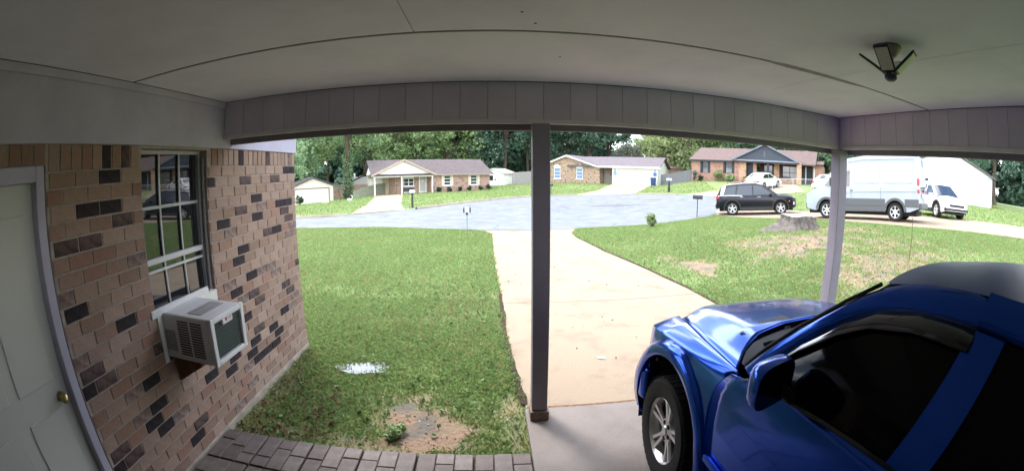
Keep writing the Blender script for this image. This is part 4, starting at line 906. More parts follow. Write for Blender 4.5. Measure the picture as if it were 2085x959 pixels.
def wall_openings(o, x0, x1, y0, z0, z1, holes, m, name='wall', depth=.2):
    """front wall in the plane y=y0 with rectangular openings [(xa,xb,za,zb)]"""
    X = sorted({x0, x1, *[h[0] for h in holes], *[h[1] for h in holes]}); Z = sorted({z0, z1, *[h[2] for h in holes], *[h[3] for h in holes]}); mb = MB()
    for a, b in zip(X[:-1], X[1:]):
        za = None
        for c, d in zip(Z[:-1], Z[1:]):
            hole = any(h[0] <= (a+b)/2 <= h[1] and h[2] <= (c+d)/2 <= h[3] for h in holes)
            if not hole: za = c if za is None else za
            if hole and za is not None: mb.box(a, b, y0, y0+depth, za, c); za = None
        if za is not None: mb.box(a, b, y0, y0+depth, za, z1)
    return mb.build(name, m, o)
def window(o, xa, xb, za, zb, y0, fm, pm, cols=1, rows_=2, fw=.06, sill=None, rec=.05):
    w_ = MB().box(xa,xa+fw,y0+rec,y0+rec+.06,za,zb).box(xb-fw,xb,y0+rec,y0+rec+.06,za,zb).box(xa+fw,xb-fw,y0+rec,y0+rec+.06,zb-fw,zb).box(xa+fw,xb-fw,y0+rec,y0+rec+.06,za,za+fw)
    for i in range(1, cols): x = lerp(xa, xb, i/cols); w_.box(x-fw/2,x+fw/2,y0+rec,y0+rec+.058,za+fw,zb-fw)
    for i in range(1, rows_): z = lerp(za, zb, i/rows_); w_.box(xa+fw,xb-fw,y0+rec+.002,y0+rec+.057,z-fw/2.4,z+fw/2.4)
    w_ = w_.build('window', fm, o)
    for i in range(cols):
        for j in range(rows_):
            a, b = lerp(xa, xb, i/cols)+fw*.4, lerp(xa, xb, (i+1)/cols)-fw*.4; c, d = lerp(za, zb, j/rows_)+fw*.3, lerp(za, zb, (j+1)/rows_)-fw*.3
            MB().box(a,b,y0+rec+.03,y0+rec+.04,c,d).build('pane', pm, w_)
    if sill: MB().box(xa-.08,xb+.08,y0-.06,y0+rec,za-.08,za-.001).build('sill', sill, w_)
    return w_
# --- house 1: brick ranch with a white gable over carport and porch
h1, L1 = house_at('ranch_house', 'brick ranch house with a wide white gable over its carport and porch', (-13.2,48.2), (.2,54), -.41)
zb1 = lambda u: 0.02+.33*u/14.6-.12
ze = 2.36; yw = 1.1
holes = [(8.55,9.42,.99,2.18),(11.95,12.84,.99,2.18)]
wall_openings(h1, 7.2, 14.5, yw-.9, -.25, ze+.05, holes, brickA)
for h in holes:
    window(h1, *h, yw-.9, wtrim, pane, 1, 3, .07, wtrim)
    for a, b in ((h[0]-.30,h[0]-.02),(h[1]+.02,h[1]+.30)): MB().box(a,b,yw-.94,yw-.902,h[2]-.05,h[3]+.02).build('shutter', ctrim, h1, bevel=.01)
wall_openings(h1, 3.0, 7.0, 1.6, -.3, ze, [(3.87,5.18,.98,2.0),(5.84,6.70,.1,2.1)], brickA)
window(h1, 3.87, 5.18, .98, 1.9, 1.6, wtrim, pane, 2, 2, .07, wtrim)
MB().box(3.87,5.18,1.58,1.62,1.91,2.25).build('window_head', siding, h1)
dr = MB().box(5.84,6.70,1.62,1.68,.1,2.1).build('door', doorg, h1); MB().box(5.80,5.90,1.56,1.62,.08,2.14).box(6.64,6.74,1.56,1.62,.08,2.14).box(5.9,6.64,1.56,1.62,2.05,2.14).build('door_frame', wtrim, dr); MB().lathe([(0,0),(.11,0),(.11,.03),(.05,.03)], (6.27,1.58,1.55), 'Y', 14).build('wreath', mat('wreath_pale', (.7,.7,.66), .8), dr)
MB().box(5.90,6.64,1.57,1.61,.1,.28).build('kick_plate', wtrim, dr)
for q_ in ((7.0,7.2,.2,1.8),(14.3,14.5,.4,8),(2.85,3.0,1.6,6.2)): MB().box(*q_,-.25,ze).build('side_wall', brickA, h1)
MB().box(.1,2.85,6.0,6.2,-.25,ze).build('carport_back_wall', mat('carport_cream', (.62,.57,.46), .7), h1)
MB().box(.35,2.0,5.9,5.99,.0,2.0).build('store_door', wtrim, h1)
MB().box(2.45,2.8,5.94,5.995,-.1,.45).build('bench', mat('bench_pale', (.7,.62,.45), .7), h1)
MB().box(-.1,7.2,.0,7,-.4,-.14).build('porch_slab', concrete, h1)
for u in (.12,3.34,7.05): MB().box(u-.07,u+.07,.0,.14,-.14,2.13).build('porch_post', wtrim, h1, bevel=.01)
MB().prism([(-.05,.02,2.15),(7.15,.02,2.15),(7.15,.02,2.32),(3.55,.02,3.93),(-.05,.02,2.32)], (0,.12,0)).build('gable', siding, h1)
MB().box(-.1,7.2,-.02,.16,2.1,2.20).build('porch_beam', wtrim, h1)
MB().box(-.1,7.2,.17,6,2.2,2.26).build('porch_ceiling', siding, h1)
gable_roof(h1, .1, 14.5, .2, 8.2, 2.42, 4.12, roofA, .4)
tan_f = mat('rake_tan', (.42,.32,.26), .7)
gable_roof(h1, 0, 7.1, .0, 4.2, 2.36, 4.02, roofA, .3, 'y', .10, 'porch_roof')
for s, a, b in ((0,-.32,3.55),(1,7.42,3.55)): MB().sweep([(a,-.32,2.28),(b,-.32,4.06)], .015, .10, (0,1,0)).build('rake_board', tan_f, h1)
MB().box(7.3,14.9,-.22,-.17,2.2,2.36).build('fascia', mat('fascia_brown', (.32,.25,.23), .7), h1)
MB().box(14.505,14.6,.2,8,2.35,2.42).build('gable_trim', wtrim, h1)
MB().prism([(14.49,.4,2.4),(14.49,8,2.4),(14.49,4.2,4.0)], (.12,0,0)).build('gable_end', siding, h1); MB().prism([(.1,.4,2.4),(.1,8,2.4),(.1,4.2,4.0)], (.12,0,0)).build('gable_end', siding, h1)
for u, v, hh in ((5.2,5.6,.35),(10.9,5.2,.3),(12.6,5.8,.25)): MB().lathe([(0,0),(.06,0),(.06,hh),(0,hh)], (u,v,3.4), 'Z', 8).build('vent_pipe', mat('vent_pipe', (.3,.3,.32), .5), h1)
# porch furniture as things of their own
def local(o, x, y, z): return o.matrix_basis @ Vector((x,y,z))
bn = tag(MB().box(-.55,.55,-.2,.2,.34,.40).box(-.5,-.44,-.18,.18,0,.34).box(.44,.5,-.18,.18,0,.34).build('porch_bench', wtrim), 'low pale bench under the front window of the white gabled ranch house', 'bench'); bn.matrix_world = Matrix.Translation(local(h1, 4.4, 1.2, -.13)) @ Matrix.Rotation(h1.rotation_euler.z, 4, 'Z')
bx_ = tag(MB().box(-.6,.6,-.1,.1,0,.42).build('planter_box', mat('planter_dark', (.05,.05,.055), .7), bevel=.02), 'dark planter box under the front window of the white gabled ranch house', 'planter'); bx_.matrix_world = Matrix.Translation(local(h1, 4.45, 1.48, .38)) @ Matrix.Rotation(h1.rotation_euler.z, 4, 'Z')
# --- shed to the right of house 1
sh, _ = house_at('white_shed', 'white shed with a low gable and small dark window right of the ranch house', (-.1,63.5), (3.2,61.8), -.15)
wall_openings(sh, -.3, 2.45, 0, -.2, 2.1, [(.05,.72,1.05,1.78)], siding); window(sh, .05, .72, 1.05, 1.78, 0, navy, pane, 1, 2, .05)
MB().prism([(-.3,0,2.1),(2.45,0,2.1),(2.45,0,2.15),(.6,0,2.72),(-.3,0,2.45)], (0,.2,0)).build('gable', siding, sh); MB().box(2.25,2.45,.2,4,-.2,2.1).box(-.3,-.1,.2,4,-.2,2.4).build('side_wall', siding, sh)
MB().prism([(.6,-.2,2.72),(2.75,-.2,2.03),(2.75,4.2,2.03),(.6,4.2,2.72)], (0,0,.1)).prism([(-.5,-.2,2.36),(.6,-.2,2.72),(.6,4.2,2.72),(-.5,4.2,2.36)], (0,0,.1)).build('roof', mat('shed_roof', (.6,.6,.58), .8), sh)
MB().box(1.0,1.18,-.05,-.002,1.1,1.28).build('meter_box', navy, sh); MB().tube([(1.65,-.04,-.2),(1.65,-.04,1.5)], .035, 6).build('pipe', mat('pipe_grey', (.5,.55,.6), .5), sh); MB().box(1.5,1.8,-.06,-.02,1.5,1.54).build('pipe_head', mat('pipe_grey', (.5,.55,.6), .5), sh)
# --- fences
fwood = mat('weathered_wood', (.33,.31,.30), .9, .2, col2=(.21,.20,.20), scale=6, detail=8, objvar=.1); fgrey = mat('dark_fence', (.17,.175,.19), .9, .2, col2=(.12,.125,.14), scale=6); fgreen = mat('mossy_fence', (.36,.38,.29), .9, .2, col2=(.27,.29,.22), scale=4)
def fence(name, label, P0, P1, h, m, pw=.15, top=0, hs=None):
    P0, P1 = np.array(P0, float), np.array(P1, float); d = P1-P0; Ln = float(np.hypot(*d)); z0 = zg(*P0); rz_ = math.atan2(d[1], d[0])
    o = thing(name, label, 'fence', (P0[0],P0[1],z0), rz_); n = int(Ln/pw); mb = MB(); ps = MB()
    for i in range(n):
        u = (i+.5)*Ln/n; p = P0+d*u/Ln; g = zg(*p)-z0; hh = h if hs is None else interp(u, hs); mb.box(u-Ln/n/2+.006,u+Ln/n/2-.006,random.uniform(-.006,.004),.02,g-.05,g+hh+random.uniform(-.02,.02))
    tag(mb.build('plank', m, o), kind='stuff')
    for i in range(int(Ln/2.4)+1):
        u = min(i*2.4, Ln); p = P0+d*u/Ln; g = zg(*p)-z0; MB().box(u-.05,u+.05,.045,.14,g-.1,g+(h if hs is None else interp(u, hs))).build('post', m, o)
    for k in (.3,.8):
        pts = [(u, .035, zg(*(P0+d*u/Ln))-z0+k*(h if hs is None else interp(u, hs))) for u in np.linspace(0, Ln, 8)]; MB().sweep(pts, .012, .04, (0,1,0)).build('rail', m, o)
    return o
fence('wooden_fence', 'weathered grey wooden privacy fence behind the white shed', (3.3,62.2), (8.2,62.4), 1.75, fwood)
fence('wooden_fence', 'dark grey wooden privacy fence between the garage house and the dark trimmed house', (21.9,52.4), (23.3,46.4), 1.45, fgrey)
fence('wooden_fence', 'mossy wooden fence stepping up beside the white gabled carport', (-16.7,51.6), (-13.4,54.5), 1.3, fgreen, hs=[(0,1.0),(2,1.4),(4.4,1.6)])
# --- house 2: mottled brick gable and white two-car garage
h2, L2 = house_at('garage_house', 'brick house with an arched window gable and a white double garage door', (8.4,61.4), (21.6,52.7), .62)
hw2 = [(.85,1.85,.66,2.14),(4.27,5.22,.66,2.14)]
wall_openings(h2, .1, 7.54, 0, -.2, 2.2, hw2, brickB)
MB().prism([(.1,0,2.2),(7.54,0,2.2),(7.54,0,2.3),(2.87,0,3.82),(.1,0,2.92)], (0,.2,0)).build('gable_wall', brickB, h2)
for h in hw2:
    window(h2, *h, 0, wtrim, curt, 1, 3, .07, wtrim)
    c = (h[0]+h[1])/2; r_ = (h[1]-h[0])/2+.02
    MB().prism([(c+r_*math.cos(a), -.03, 2.145+.48*math.sin(a)) for a in [math.pi*j/14 for j in range(15)]], (0,.028,0)).build('arch_panel', wtrim, h2)
def rakes(o, pts, y, m, hgt=.16):
    for a, b in zip(pts[:-1], pts[1:]): MB().sweep([(a[0],y,a[1]),(b[0],y,b[1])], .03, hgt/2, (0,1,0)).build('rake_board', m, o)
rakes(h2, [(-.5,2.62),(2.87,3.86)], -.40, wtrim, .2); rakes(h2, [(2.87,3.86),(7.3,2.42)], -.402, wtrim, .2)
MB().prism([(-.55,-.43,2.66),(2.87,-.43,3.92),(2.87,8,3.92),(-.55,8,2.66)], (0,0,.1)).prism([(2.87,-.43,3.92),(7.4,-.43,2.45),(7.4,3.5,2.45),(2.87,8,3.92)], (0,0,.1)).build('gable_roof', roofB, h2)
gable_roof(h2, 3.4, 15.75, -.0, 8, 2.48, 3.78, roofB, .38)
MB().prism([(15.6,.1,2.38),(15.6,7.9,2.38),(15.6,4,3.7)], (.12,0,0)).build('gable_end', siding, h2)
MB().box(7.4,16.15,-.42,-.38,2.26,2.48).build('fascia', wtrim, h2)
MB().box(7.54,7.7,0,2.0,-.2,2.3).build('entry_side_wall', brickB, h2)
MB().box(7.6,9.5,2.0,2.2,-.2,2.3).build('entry_wall', mat('entry_taupe', (.36,.32,.30), .7), h2); MB().box(8.6,9.4,1.9,1.99,1.15,1.8).build('entry_window', mat('entry_brick', (.36,.17,.12), .8), h2)
wall_openings(h2, 9.5, 15.75, 0, -.2, 2.4, [(10.28,15.05,-.2,2.02)], siding)
gd = MB().box(10.28,15.05,.13,.16,-.2,2.02).build('garage_door', wtrim, h2)
for j in range(4): MB().box(10.30,15.03,.10,.128,-.16+j*.545,.36+j*.545).build('garage_door_panel', wtrim, gd, bevel=.015)
MB().box(10.2,15.13,-.025,-.001,2.02,2.12).box(10.18,10.279,-.025,-.001,-.2,2.019).box(15.051,15.15,-.025,-.001,-.2,2.019).build('garage_trim', mat('garage_trim', (.72,.68,.58), .6), h2)
MB().box(15.55,15.75,.2,8,-.2,2.4).build('side_wall', siding, h2); MB().box(9.5,9.62,.2,2,-.2,2.4).build('garage_side_wall', siding, h2)
blue_w = mat('wreath_blue', (.10,.25,.55), .7, var=.3, scale=12); bow = mat('bow_dark', (.12,.17,.22), .7)
for u, lb, cc in ((9.9,'round pale blue wreath with a dark hanger left of the white garage door', mat('wreath_blue_pale', (.25,.38,.55), .7, var=.3, scale=12)),(15.40,'round bright blue wreath with a dark hanger right of the white garage door', blue_w)):
    wr = MB().lathe([(.10,-.03),(.17,-.06),(.25,-.05),(.27,0),(.2,.02),(.12,.02)], (0,0,0), 'Y', 18, close=False).lathe([(0,-.02),(.11,-.02),(.11,.0),(0,0)], (0,0,0), 'Y', 14).build('wreath', cc)
    tag(wr, lb, 'wreath'); wr.matrix_world = Matrix.Translation(local(h2, u, -.03, 1.52)) @ Matrix.Rotation(h2.rotation_euler.z, 4, 'Z')
    MB().box(-.05,.05,-.03,0,.2,.62).prism([(-.16,-.03,.16),(.16,-.03,.16),(.05,-.03,.34),(-.05,-.03,.34)], (0,.02,0)).build('hanger', bow, wr)
bin_ = thing('wheelie_bin', 'dark blue wheeled bin standing right of the white garage door', 'bin'); bb = mat('bin_blue', (.02,.045,.16), .5)
MB().prism([(-.26,-.3,.08),(.26,-.3,.08),(.26,.28,.08),(-.26,.28,.08)], (0,0,0)); q = MB(); q.add([(-.25,-.3,.05),(.25,-.3,.05),(.25,.25,.05),(-.25,.25,.05),(-.32,-.38,.98),(.32,-.38,.98),(.32,.33,.98),(-.32,.33,.98)], [(3,2,1,0),(4,5,6,7),(0,1,5,4),(1,2,6,5),(2,3,7,6),(3,0,4,7)]); q.build('body', bb, bin_, bevel=.02)
MB().box(-.35,.35,-.42,.38,.985,1.06).build('lid', bb, bin_, bevel=.025)
for s in (-1,1): MB().lathe([(0,-.03),(.1,-.03),(.1,.03),(0,.03)], (s*.28,.26,.1), 'X', 14).build('wheel', rubber, bin_)
bin_.matrix_world = Matrix.Translation(local(h2, 15.33, -.75, .06)) @ Matrix.Rotation(h2.rotation_euler.z, 4, 'Z')
# --- house 3: brick house with dark trim and a dark front gable
h3, L3 = house_at('dark_trim_house', 'brick house with a rose brown roof, dark front gable and dark shuttered windows', (23.5,45.6), (33.0,35.5), 1.66)
ze3 = 2.42
hw3 = [(.62,1.86,.92,2.25),(3.48,4.82,.98,2.28)]
wall_openings(h3, -.5, 5.4, 0, -.3, ze3, hw3, brickC)
for h in hw3:
    window(h3, h[0]+.26, h[1]-.26, h[2], h[3], 0, navy, pane, 1, 2, .05); 
    for a, b in ((h[0],h[0]+.25),(h[1]-.25,h[1])): MB().box(a,b,-.03,.1,h[2],h[3]).build('shutter', navy, h3, bevel=.01)
colm = brick_mat('brick_tan', (.50,.30,.19), (.42,.24,.15), (.5,.42,.34))
MB().box(5.4,6.2,.0,.3,-.3,ze3).build('brick_pier', colm, h3); MB().box(6.2,7.0,.5,.6,-.1,ze3-.1).build('door', navy, h3); MB().box(7.0,7.4,.3,.5,-.3,ze3).build('brick_pier', brickC, h3)
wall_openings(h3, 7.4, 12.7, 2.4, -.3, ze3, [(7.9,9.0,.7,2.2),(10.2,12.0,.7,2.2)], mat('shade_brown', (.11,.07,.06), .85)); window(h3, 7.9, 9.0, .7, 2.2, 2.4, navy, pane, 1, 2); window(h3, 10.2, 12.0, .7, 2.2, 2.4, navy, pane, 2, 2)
MB().box(9.34,9.98,1.2,1.6,-.3,ze3).build('brick_pier', colm, h3); MB().box(12.24,12.78,-.4,.1,-.3,ze3).build('brick_pier', colm, h3)
MB().box(8.78,9.0,-.45,-.25,-.2,ze3-.05).build('porch_post', navy, h3); MB().box(9.9,12.2,1.1,1.4,-.3,.75).build('low_brick_wall', colm, h3)
MB().lathe([(0,0),(.16,.0),(.13,.07),(0,.09)], (10.6,.5,ze3-.17), 'Z', 12).build('porch_light', lampclear, h3)
MB().box(14.0,15.2,1.0,1.2,-.3,ze3).box(15.05,15.2,1.2,8,-.3,ze3).build('side_wall', brickC, h3); MB().box(12.8,14.0,1.4,1.5,-.3,ze3).build('side_door', navy, h3); MB().box(13.1,13.22,1.3,1.4,0,2.2).box(14.1,14.25,.94,1.0,.1,2.1).build('downpipe', mat('pale_pipe', (.6,.6,.58), .6), h3)
MB().box(4.7,12.8,-.5,2.4,-.4,-.12).build('porch_slab', concrete, h3)
MB().prism([(4.85,-.55,ze3+.14),(12.4,-.55,ze3+.14),(8.5,-.55,4.18)], (0,.14,0)).build('gable', mat('gable_slate', (.045,.055,.075), .7), h3); MB().box(8.42,8.58,-.57,-.552,2.9,3.5).build('gable_mark', mat('gable_mark', (.10,.11,.14), .7), h3)
MB().box(4.6,12.6,-.62,-.5,ze3,ze3+.15).build('gable_gutter', mat('gutter_slate', (.20,.24,.30), .5), h3)
gable_roof(h3, -.3, 14.0, -.0, 8, ze3+.0, 3.95, roofC, .4); gable_roof(h3, 5.0, 12.2, -.5, 4, ze3+.14, 4.26, roofC, .3, 'y', .10, 'porch_roof')
rakes(h3, [(4.75,2.52),(8.55,4.28)], -.82, mat('rake_slate', (.16,.19,.24), .6), .14); rakes(h3, [(8.55,4.28),(12.45,2.52)], -.822, mat('rake_slate', (.16,.19,.24), .6), .14)
MB().prism([(14.2,.3,ze3),(14.2,8,ze3),(14.2,4,3.85)], (.12,0,0)).build('gable_end', navy, h3)
MB().prism([(12.8,-.2,ze3+.02),(15.3,.6,ze3+.02),(15.3,2.2,ze3+.4),(12.9,2,ze3+.5)], (0,0,.1)).build('side_roof', roofC, h3)
MB().box(-.8,4.8,-.42,-.38,ze3-.2,ze3-.02).build('fascia', navy, h3)
# --- cream garage and brick house far left
gr, _ = house_at('cream_garage', 'cream garage with a wide white door at the left end of the road', (-24.5,49.5), (-20.2,52.5), -1.45)
crm = mat('cream_wall', (.70,.64,.55), .7, .3, var=.06, scale=2)
wall_openings(gr, .1, 5.55, 0, -.3, 2.3, [(.5,4.95,-.05,2.05)], crm); MB().prism([(.1,0,2.3),(5.55,0,2.3),(2.85,0,3.35)], (0,.2,0)).build('gable', crm, gr)
for j in range(4): MB().box(.52,4.93,.06,.1,-.05+j*.525,.465+j*.525).build('garage_door_panel', mat('garage_cream', (.74,.68,.60), .6), gr, bevel=.01)
MB().box(.45,5.0,-.03,-.001,2.05,2.16).box(4.951,5.06,-.03,-.001,-.1,2.049).build('door_trim', mat('trim_brown', (.16,.13,.12), .7), gr); MB().box(5.35,5.55,.2,6,-.3,2.3).build('side_wall', crm, gr)
MB().prism([(-.3,-.35,2.25),(2.85,-.35,3.40),(2.85,6.3,3.40),(-.3,6.3,2.25)], (0,0,.14)).prism([(2.85,-.35,3.40),(6.0,-.35,2.25),(6.0,6.3,2.25),(2.85,6.3,3.40)], (0,0,.14)).build('roof', mat('shingle_dark', (.09,.08,.08), .9), gr)
b4, _ = house_at('back_house', 'low brick house with a grey gable behind the cream garage and tree trunk', (-24.0,62.5), (-15.5,62), -1.2)
MB().box(.2,8.4,0,7,-.3,1.9).build('wall', brickA, b4); MB().prism([(2.5,-.02,1.9),(9.2,-.02,1.9),(6.6,-.02,3.55)], (0,.2,0)).build('gable', mat('grey_siding', (.42,.41,.40), .7), b4)
MB().prism([(2.0,-.3,1.75),(6.6,-.3,3.65),(6.6,7,3.65),(2.0,7,1.75)], (0,0,.12)).prism([(6.6,-.3,3.65),(10.2,-.3,2.0),(10.2,7,2.0),(6.6,7,3.65)], (0,0,.12)).build('roof', roofB, b4)
MB().box(2.3,3.6,3,4,1.6,3.0).build('chimney', mat('chimney_tan', (.5,.45,.4), .9), b4); MB().lathe([(0,3.0),(.14,3.0),(.14,3.5),(.2,3.55),(0,3.6)], (2.6,3.5,0), 'Z', 10).build('flue', wtrim, b4)
MB().box(10,14,-1,7,.2,2.0).build('side_wing', mat('blue_grey_roof', (.30,.34,.40), .7), b4)
# --- roofs beyond the dark fence, and the pale siding house at the right edge
b5 = thing('hidden_house', 'tan roofed house mostly hidden behind the dark grey fence', 'house', (28, 60, 1.2), R(-40))
MB().box(-5,5,0,8,-.5,2.1).build('wall', brickA, b5); gable_roof(b5, -5, 5, 0, 8, 2.1, 3.6, mat('roof_tan', (.34,.25,.19), .9), .4)
b6 = thing('siding_house', 'pale grey siding house with a white gable beyond the white vehicles', 'house', (33.5, 23.5, 1.35), R(-52))
for j in range(17): MB().box(0,10,-.012-(.012 if j % 2 else 0)*0,.0,j*.16+.003,j*.16+.157).build('siding_board', mat('pale_siding', (.55,.56,.58), .7, objvar=.03), b6)
MB().box(.0,10,.001,8,-.4,2.72).build('wall', mat('pale_siding_wall', (.5,.51,.53), .7), b6); MB().prism([(0,-.01,2.74),(10,-.01,2.74),(5,-.01,4.7)], (0,.2,0)).build('gable', wtrim, b6); gable_roof(b6, 0, 10, 0, 8, 2.75, 4.75, roofB, .35, 'y')
window(b6, 2, 3.2, .9, 2.2, -.12, wtrim, pane, 1, 2)
# ------------------------------------------------------------------ things on the lawns and kerbs
mbk = mat('mailbox_black', (.02,.022,.028), .4, .5); mbp = mat('post_bluegrey', (.20,.29,.34), .6); mbw = mat('mailbox_pale', (.55,.60,.62), .5)
def mailbox(name, label, x, y, rz_, h, boxm, postm_, ln=.46, pr=.022, base=None, w_=.17, flag=False, square=False):
    o = thing(name, label, 'mailbox', (x, y, zg(x, y)), rz_)
    if square: MB().box(-pr,pr,-pr,pr,-.1,h).build('post', postm_, o, bevel=.006)
    else: MB().tube([(0,0,-.1),(0,0,h)], pr, 8).build('post', postm_, o)
    prof = [(-w_/2,h),(w_/2,h),(w_/2,h+.11)]+[(w_/2*math.cos(a), h+.11+w_/2*math.sin(a)) for a in [math.pi*j/8 for j in range(1,8)]]+[(-w_/2,h+.11)]
    b = MB().prism([(a,-ln/2,c) for a, c in prof], (0,ln,0)).build('box', boxm, o, bevel=.005)
    MB().prism([(a*1.04,-ln/2-.012,c) for a, c in prof], (0,.012,0)).build('door', boxm, b)
    if flag: MB().box(w_/2,w_/2+.008,.02,.05,h+.08,h+.3).box(w_/2,w_/2+.008,-.06,.05,h+.24,h+.3).build('flag', mat('flag_red', (.5,.06,.05), .5), o)
    if base: MB().box(-.09,.09,-.09,.09,-.1,base).build('base', postm_, o, bevel=.02)
    return o
m1 = mailbox('mailbox', 'pale mailbox with dark sides on a thin blue grey post beside the driveway end', -.91, 17.42, R(4), .72, mbw, mbp, .40, .022, flag=False, w_=.15)
for s in (-1,1): MB().prism([(s*.105,-.22,.70),(s*.105,-.22,.93),(s*.15,-.22,.86),(s*.15,-.22,.70)], (0,.4,0)).build('side_flap', mbk, m1)
MB().lathe([(0,.955),(.03,.96),(.035,1.0),(0,1.03)], n=10).build('finial', mbp, m1); MB().box(-.05,.05,-.05,.05,.60,.66).build('bracket', mbk, m1)
mailbox('mailbox', 'dark post with a pale mailbox before the white gabled ranch house', -5.0, 27.75, R(80), .98, mbw, mbk, .34, .055, square=True, w_=.14)
mailbox('mailbox', 'black mailbox on a thin dark post at the kerb left of the black SUV', 10.29, 19.64, R(62), .92, mbk, mbk, .50, .022, w_=.2)
mailbox('mailbox', 'black post with thick base and pale mailbox right of the white garage', 16.06, 36.45, R(30), 1.05, mbw, mbk, .48, .06, .45, square=True)
mailbox('mailbox', 'small dark mailbox just right of the middle post across the road', 5.35, 37.4, R(20), .85, mbk, mbk, .40, .02, flag=False)
# tree stump
st = thing('tree_stump', 'wide weathered grey tree stump with spreading roots on the bare right lawn', 'stump', (9.98, 11.35, zg(9.98, 11.35)))
def stump_mesh():
    rows = []; n = 72; rg = random.Random(3); lob = [(rg.uniform(0,6.28), rg.uniform(.25,.5), rg.uniform(.15,.38)) for _ in range(8)]+[(math.pi*.93,.3,.5)]
    for i in range(15):
        q = i/14; z = lerp(-.12, .42, q**.85); row = []
        for j in range(n):
            a = 2*math.pi*j/n; r = .58+.24*(1-q)**1.8
            for c, w_, h_ in lob: d = abs((a-c+math.pi) % (2*math.pi)-math.pi); r += h_*math.exp(-(d/w_)**2)*(1-q)**2.6
            r += .035*math.sin(a*17+3*q)+.03*math.sin(a*29+q*6)+.05*math.sin(a*7); row.append((r*math.cos(a), r*math.sin(a), z+.03*math.sin(a*3)*q))
        rows.append(row)
    return rows
rw_ = stump_mesh(); MB().grid(rw_, wrap=True).build('bark', mat('stump_bark', (.165,.145,.13), .95, .1, col2=(.075,.065,.06), scale=7, detail=10, bump=1, bscale=22), st, smooth=60)
tr_ = [[(x*k, y*k, z+.012*(1-k)+random.uniform(-.008,.008)) for x, y, z in rw_[-1]] for k in (1,.95,.8,.6,.4,.2,.02)]; MB().grid(tr_, wrap=True).build('cut_top', mat('stump_top', (.46,.42,.38), .9, .1, col2=(.28,.24,.21), scale=9, detail=10, bump=.6, bscale=40), st)
# puddle, scraps, stake
def blob(name, x, y, rx, ry, m, dz, n=40, seed=1, amp=.35):
    rg = random.Random(seed); ph = [(k, rg.uniform(0,6.28), rg.uniform(.3,1)/k) for k in range(2,8)]; P = []
    for j in range(n):
        a = 2*math.pi*j/n; r = 1+amp*sum(w_*math.sin(k*a+p) for k, p, w_ in ph); P.append((x+rx*r*math.cos(a), y+ry*r*math.sin(a)))
    v = [(a, b, zg(a,b)+dz) for a, b in P]+[(x, y, zg(x,y)+dz)]; me = bpy.data.meshes.new(name); me.from_pydata(v, [], [(j,(j+1)%n,n) for j in range(n)]); me.materials.append(m); return fin(bpy.data.objects.new(name, me))
tag(blob('puddle', -1.38, 4.14, .27, .17, mat('puddle_water', (.10,.115,.12), .12, .5, bump=.15, bscale=40), .028), kind='structure')
tag(blob('paper_scrap', 1.24, 4.35, .045, .035, mat('paper_white', (.8,.8,.8), .7), .03, 14, 5), 'small white paper scrap lying on the driveway near the slab', 'litter')
sk_ = tag(MB().tube([(0,0,-.1),(.01,0,.5),(0,.02,1.0)], .007, 5).build('garden_stake', blackpl), 'thin dark stake standing in the bare lawn behind the blue roof', 'stake'); sk_.location = (9.0, 5.75, zg(9.0, 5.75))
# chain link fence by the dark trimmed house
P0, P1 = np.array((23.2,33.3)), np.array((29.4,28.3)); dd = P1-P0; LN = float(np.hypot(*dd)); z0 = zg(*P0); galv = mat('galvanised', (.48,.50,.52), .4, .5, metal=.5)
cf = thing('chain_link_fence', 'low galvanised chain link fence in front of the dark trimmed house', 'fence', (P0[0],P0[1],z0), math.atan2(dd[1], dd[0]))
gz = lambda u: zg(*(P0+dd*u/LN))-z0
for u in np.linspace(0, LN, 5): MB().tube([(u,0,gz(u)-.1),(u,0,gz(u)+1.12)], .032, 8).build('post', galv, cf)
MB().tube([(u,0,gz(u)+1.06) for u in np.linspace(0, LN, 9)], .024, 6).build('top_rail', galv, cf)
q = MB()
for k in range(-7, int(LN/.16)+1):
    for s in (0,1):
        a, b = k*.16+(1.0 if s else 0), k*.16+(0 if s else 1.0); lo, hi = (0.02, 1.04)
        if min(a,b) < 0 or max(a,b) > LN: continue
        q.tube([(a,0,gz(a)+lo),(b,0,gz(b)+hi)], .0025, 3, False)
tag(q.build('wire_mesh', galv, cf), kind='stuff')
# ------------------------------------------------------------------ trees and shrubs
bark = mat('tree_bark', (.13,.10,.08), .95, .1, col2=(.06,.045,.035), scale=6, detail=8, bump=.8, bscale=18)
leafm = {k: mat('foliage_'+k, c, .55, .35, trans=.35, islandvar=.38, hue=.018, objvar=0) for k, c in dict(yellow=(.24,.34,.15), mid=(.18,.28,.145), dark=(.095,.17,.12), bluegreen=(.13,.195,.15), hazy=(.17,.19,.15), shrub=(.04,.08,.038), pale=(.22,.275,.12)).items()}
def leaves(centers, radii, n, size, seed, flat=.75):
    r = np.random.default_rng(seed); C_ = np.repeat(np.array(centers), n, 0); R_ = np.repeat(np.array(radii), n); N_ = len(C_)
    d = r.normal(size=(N_,3)); d /= np.linalg.norm(d, axis=1)[:,None]; p = C_+d*(R_*r.random(N_)**.42)[:,None]*np.array([1,1,flat])
    nn = d*.7+r.normal(size=(N_,3))*.8+np.array([0,0,.5]); nn /= np.linalg.norm(nn, axis=1)[:,None]
    t = np.cross(nn, r.normal(size=(N_,3))); t /= np.linalg.norm(t, axis=1)[:,None]; b = np.cross(nn, t); s = size*(.55+.9*r.random(N_))[:,None]
    V = np.stack([p-t*s*.5, p+b*s*.3+nn*s*.08, p+t*s*.5, p-b*s*.3+nn*s*.08], 1).reshape(-1,3); return V
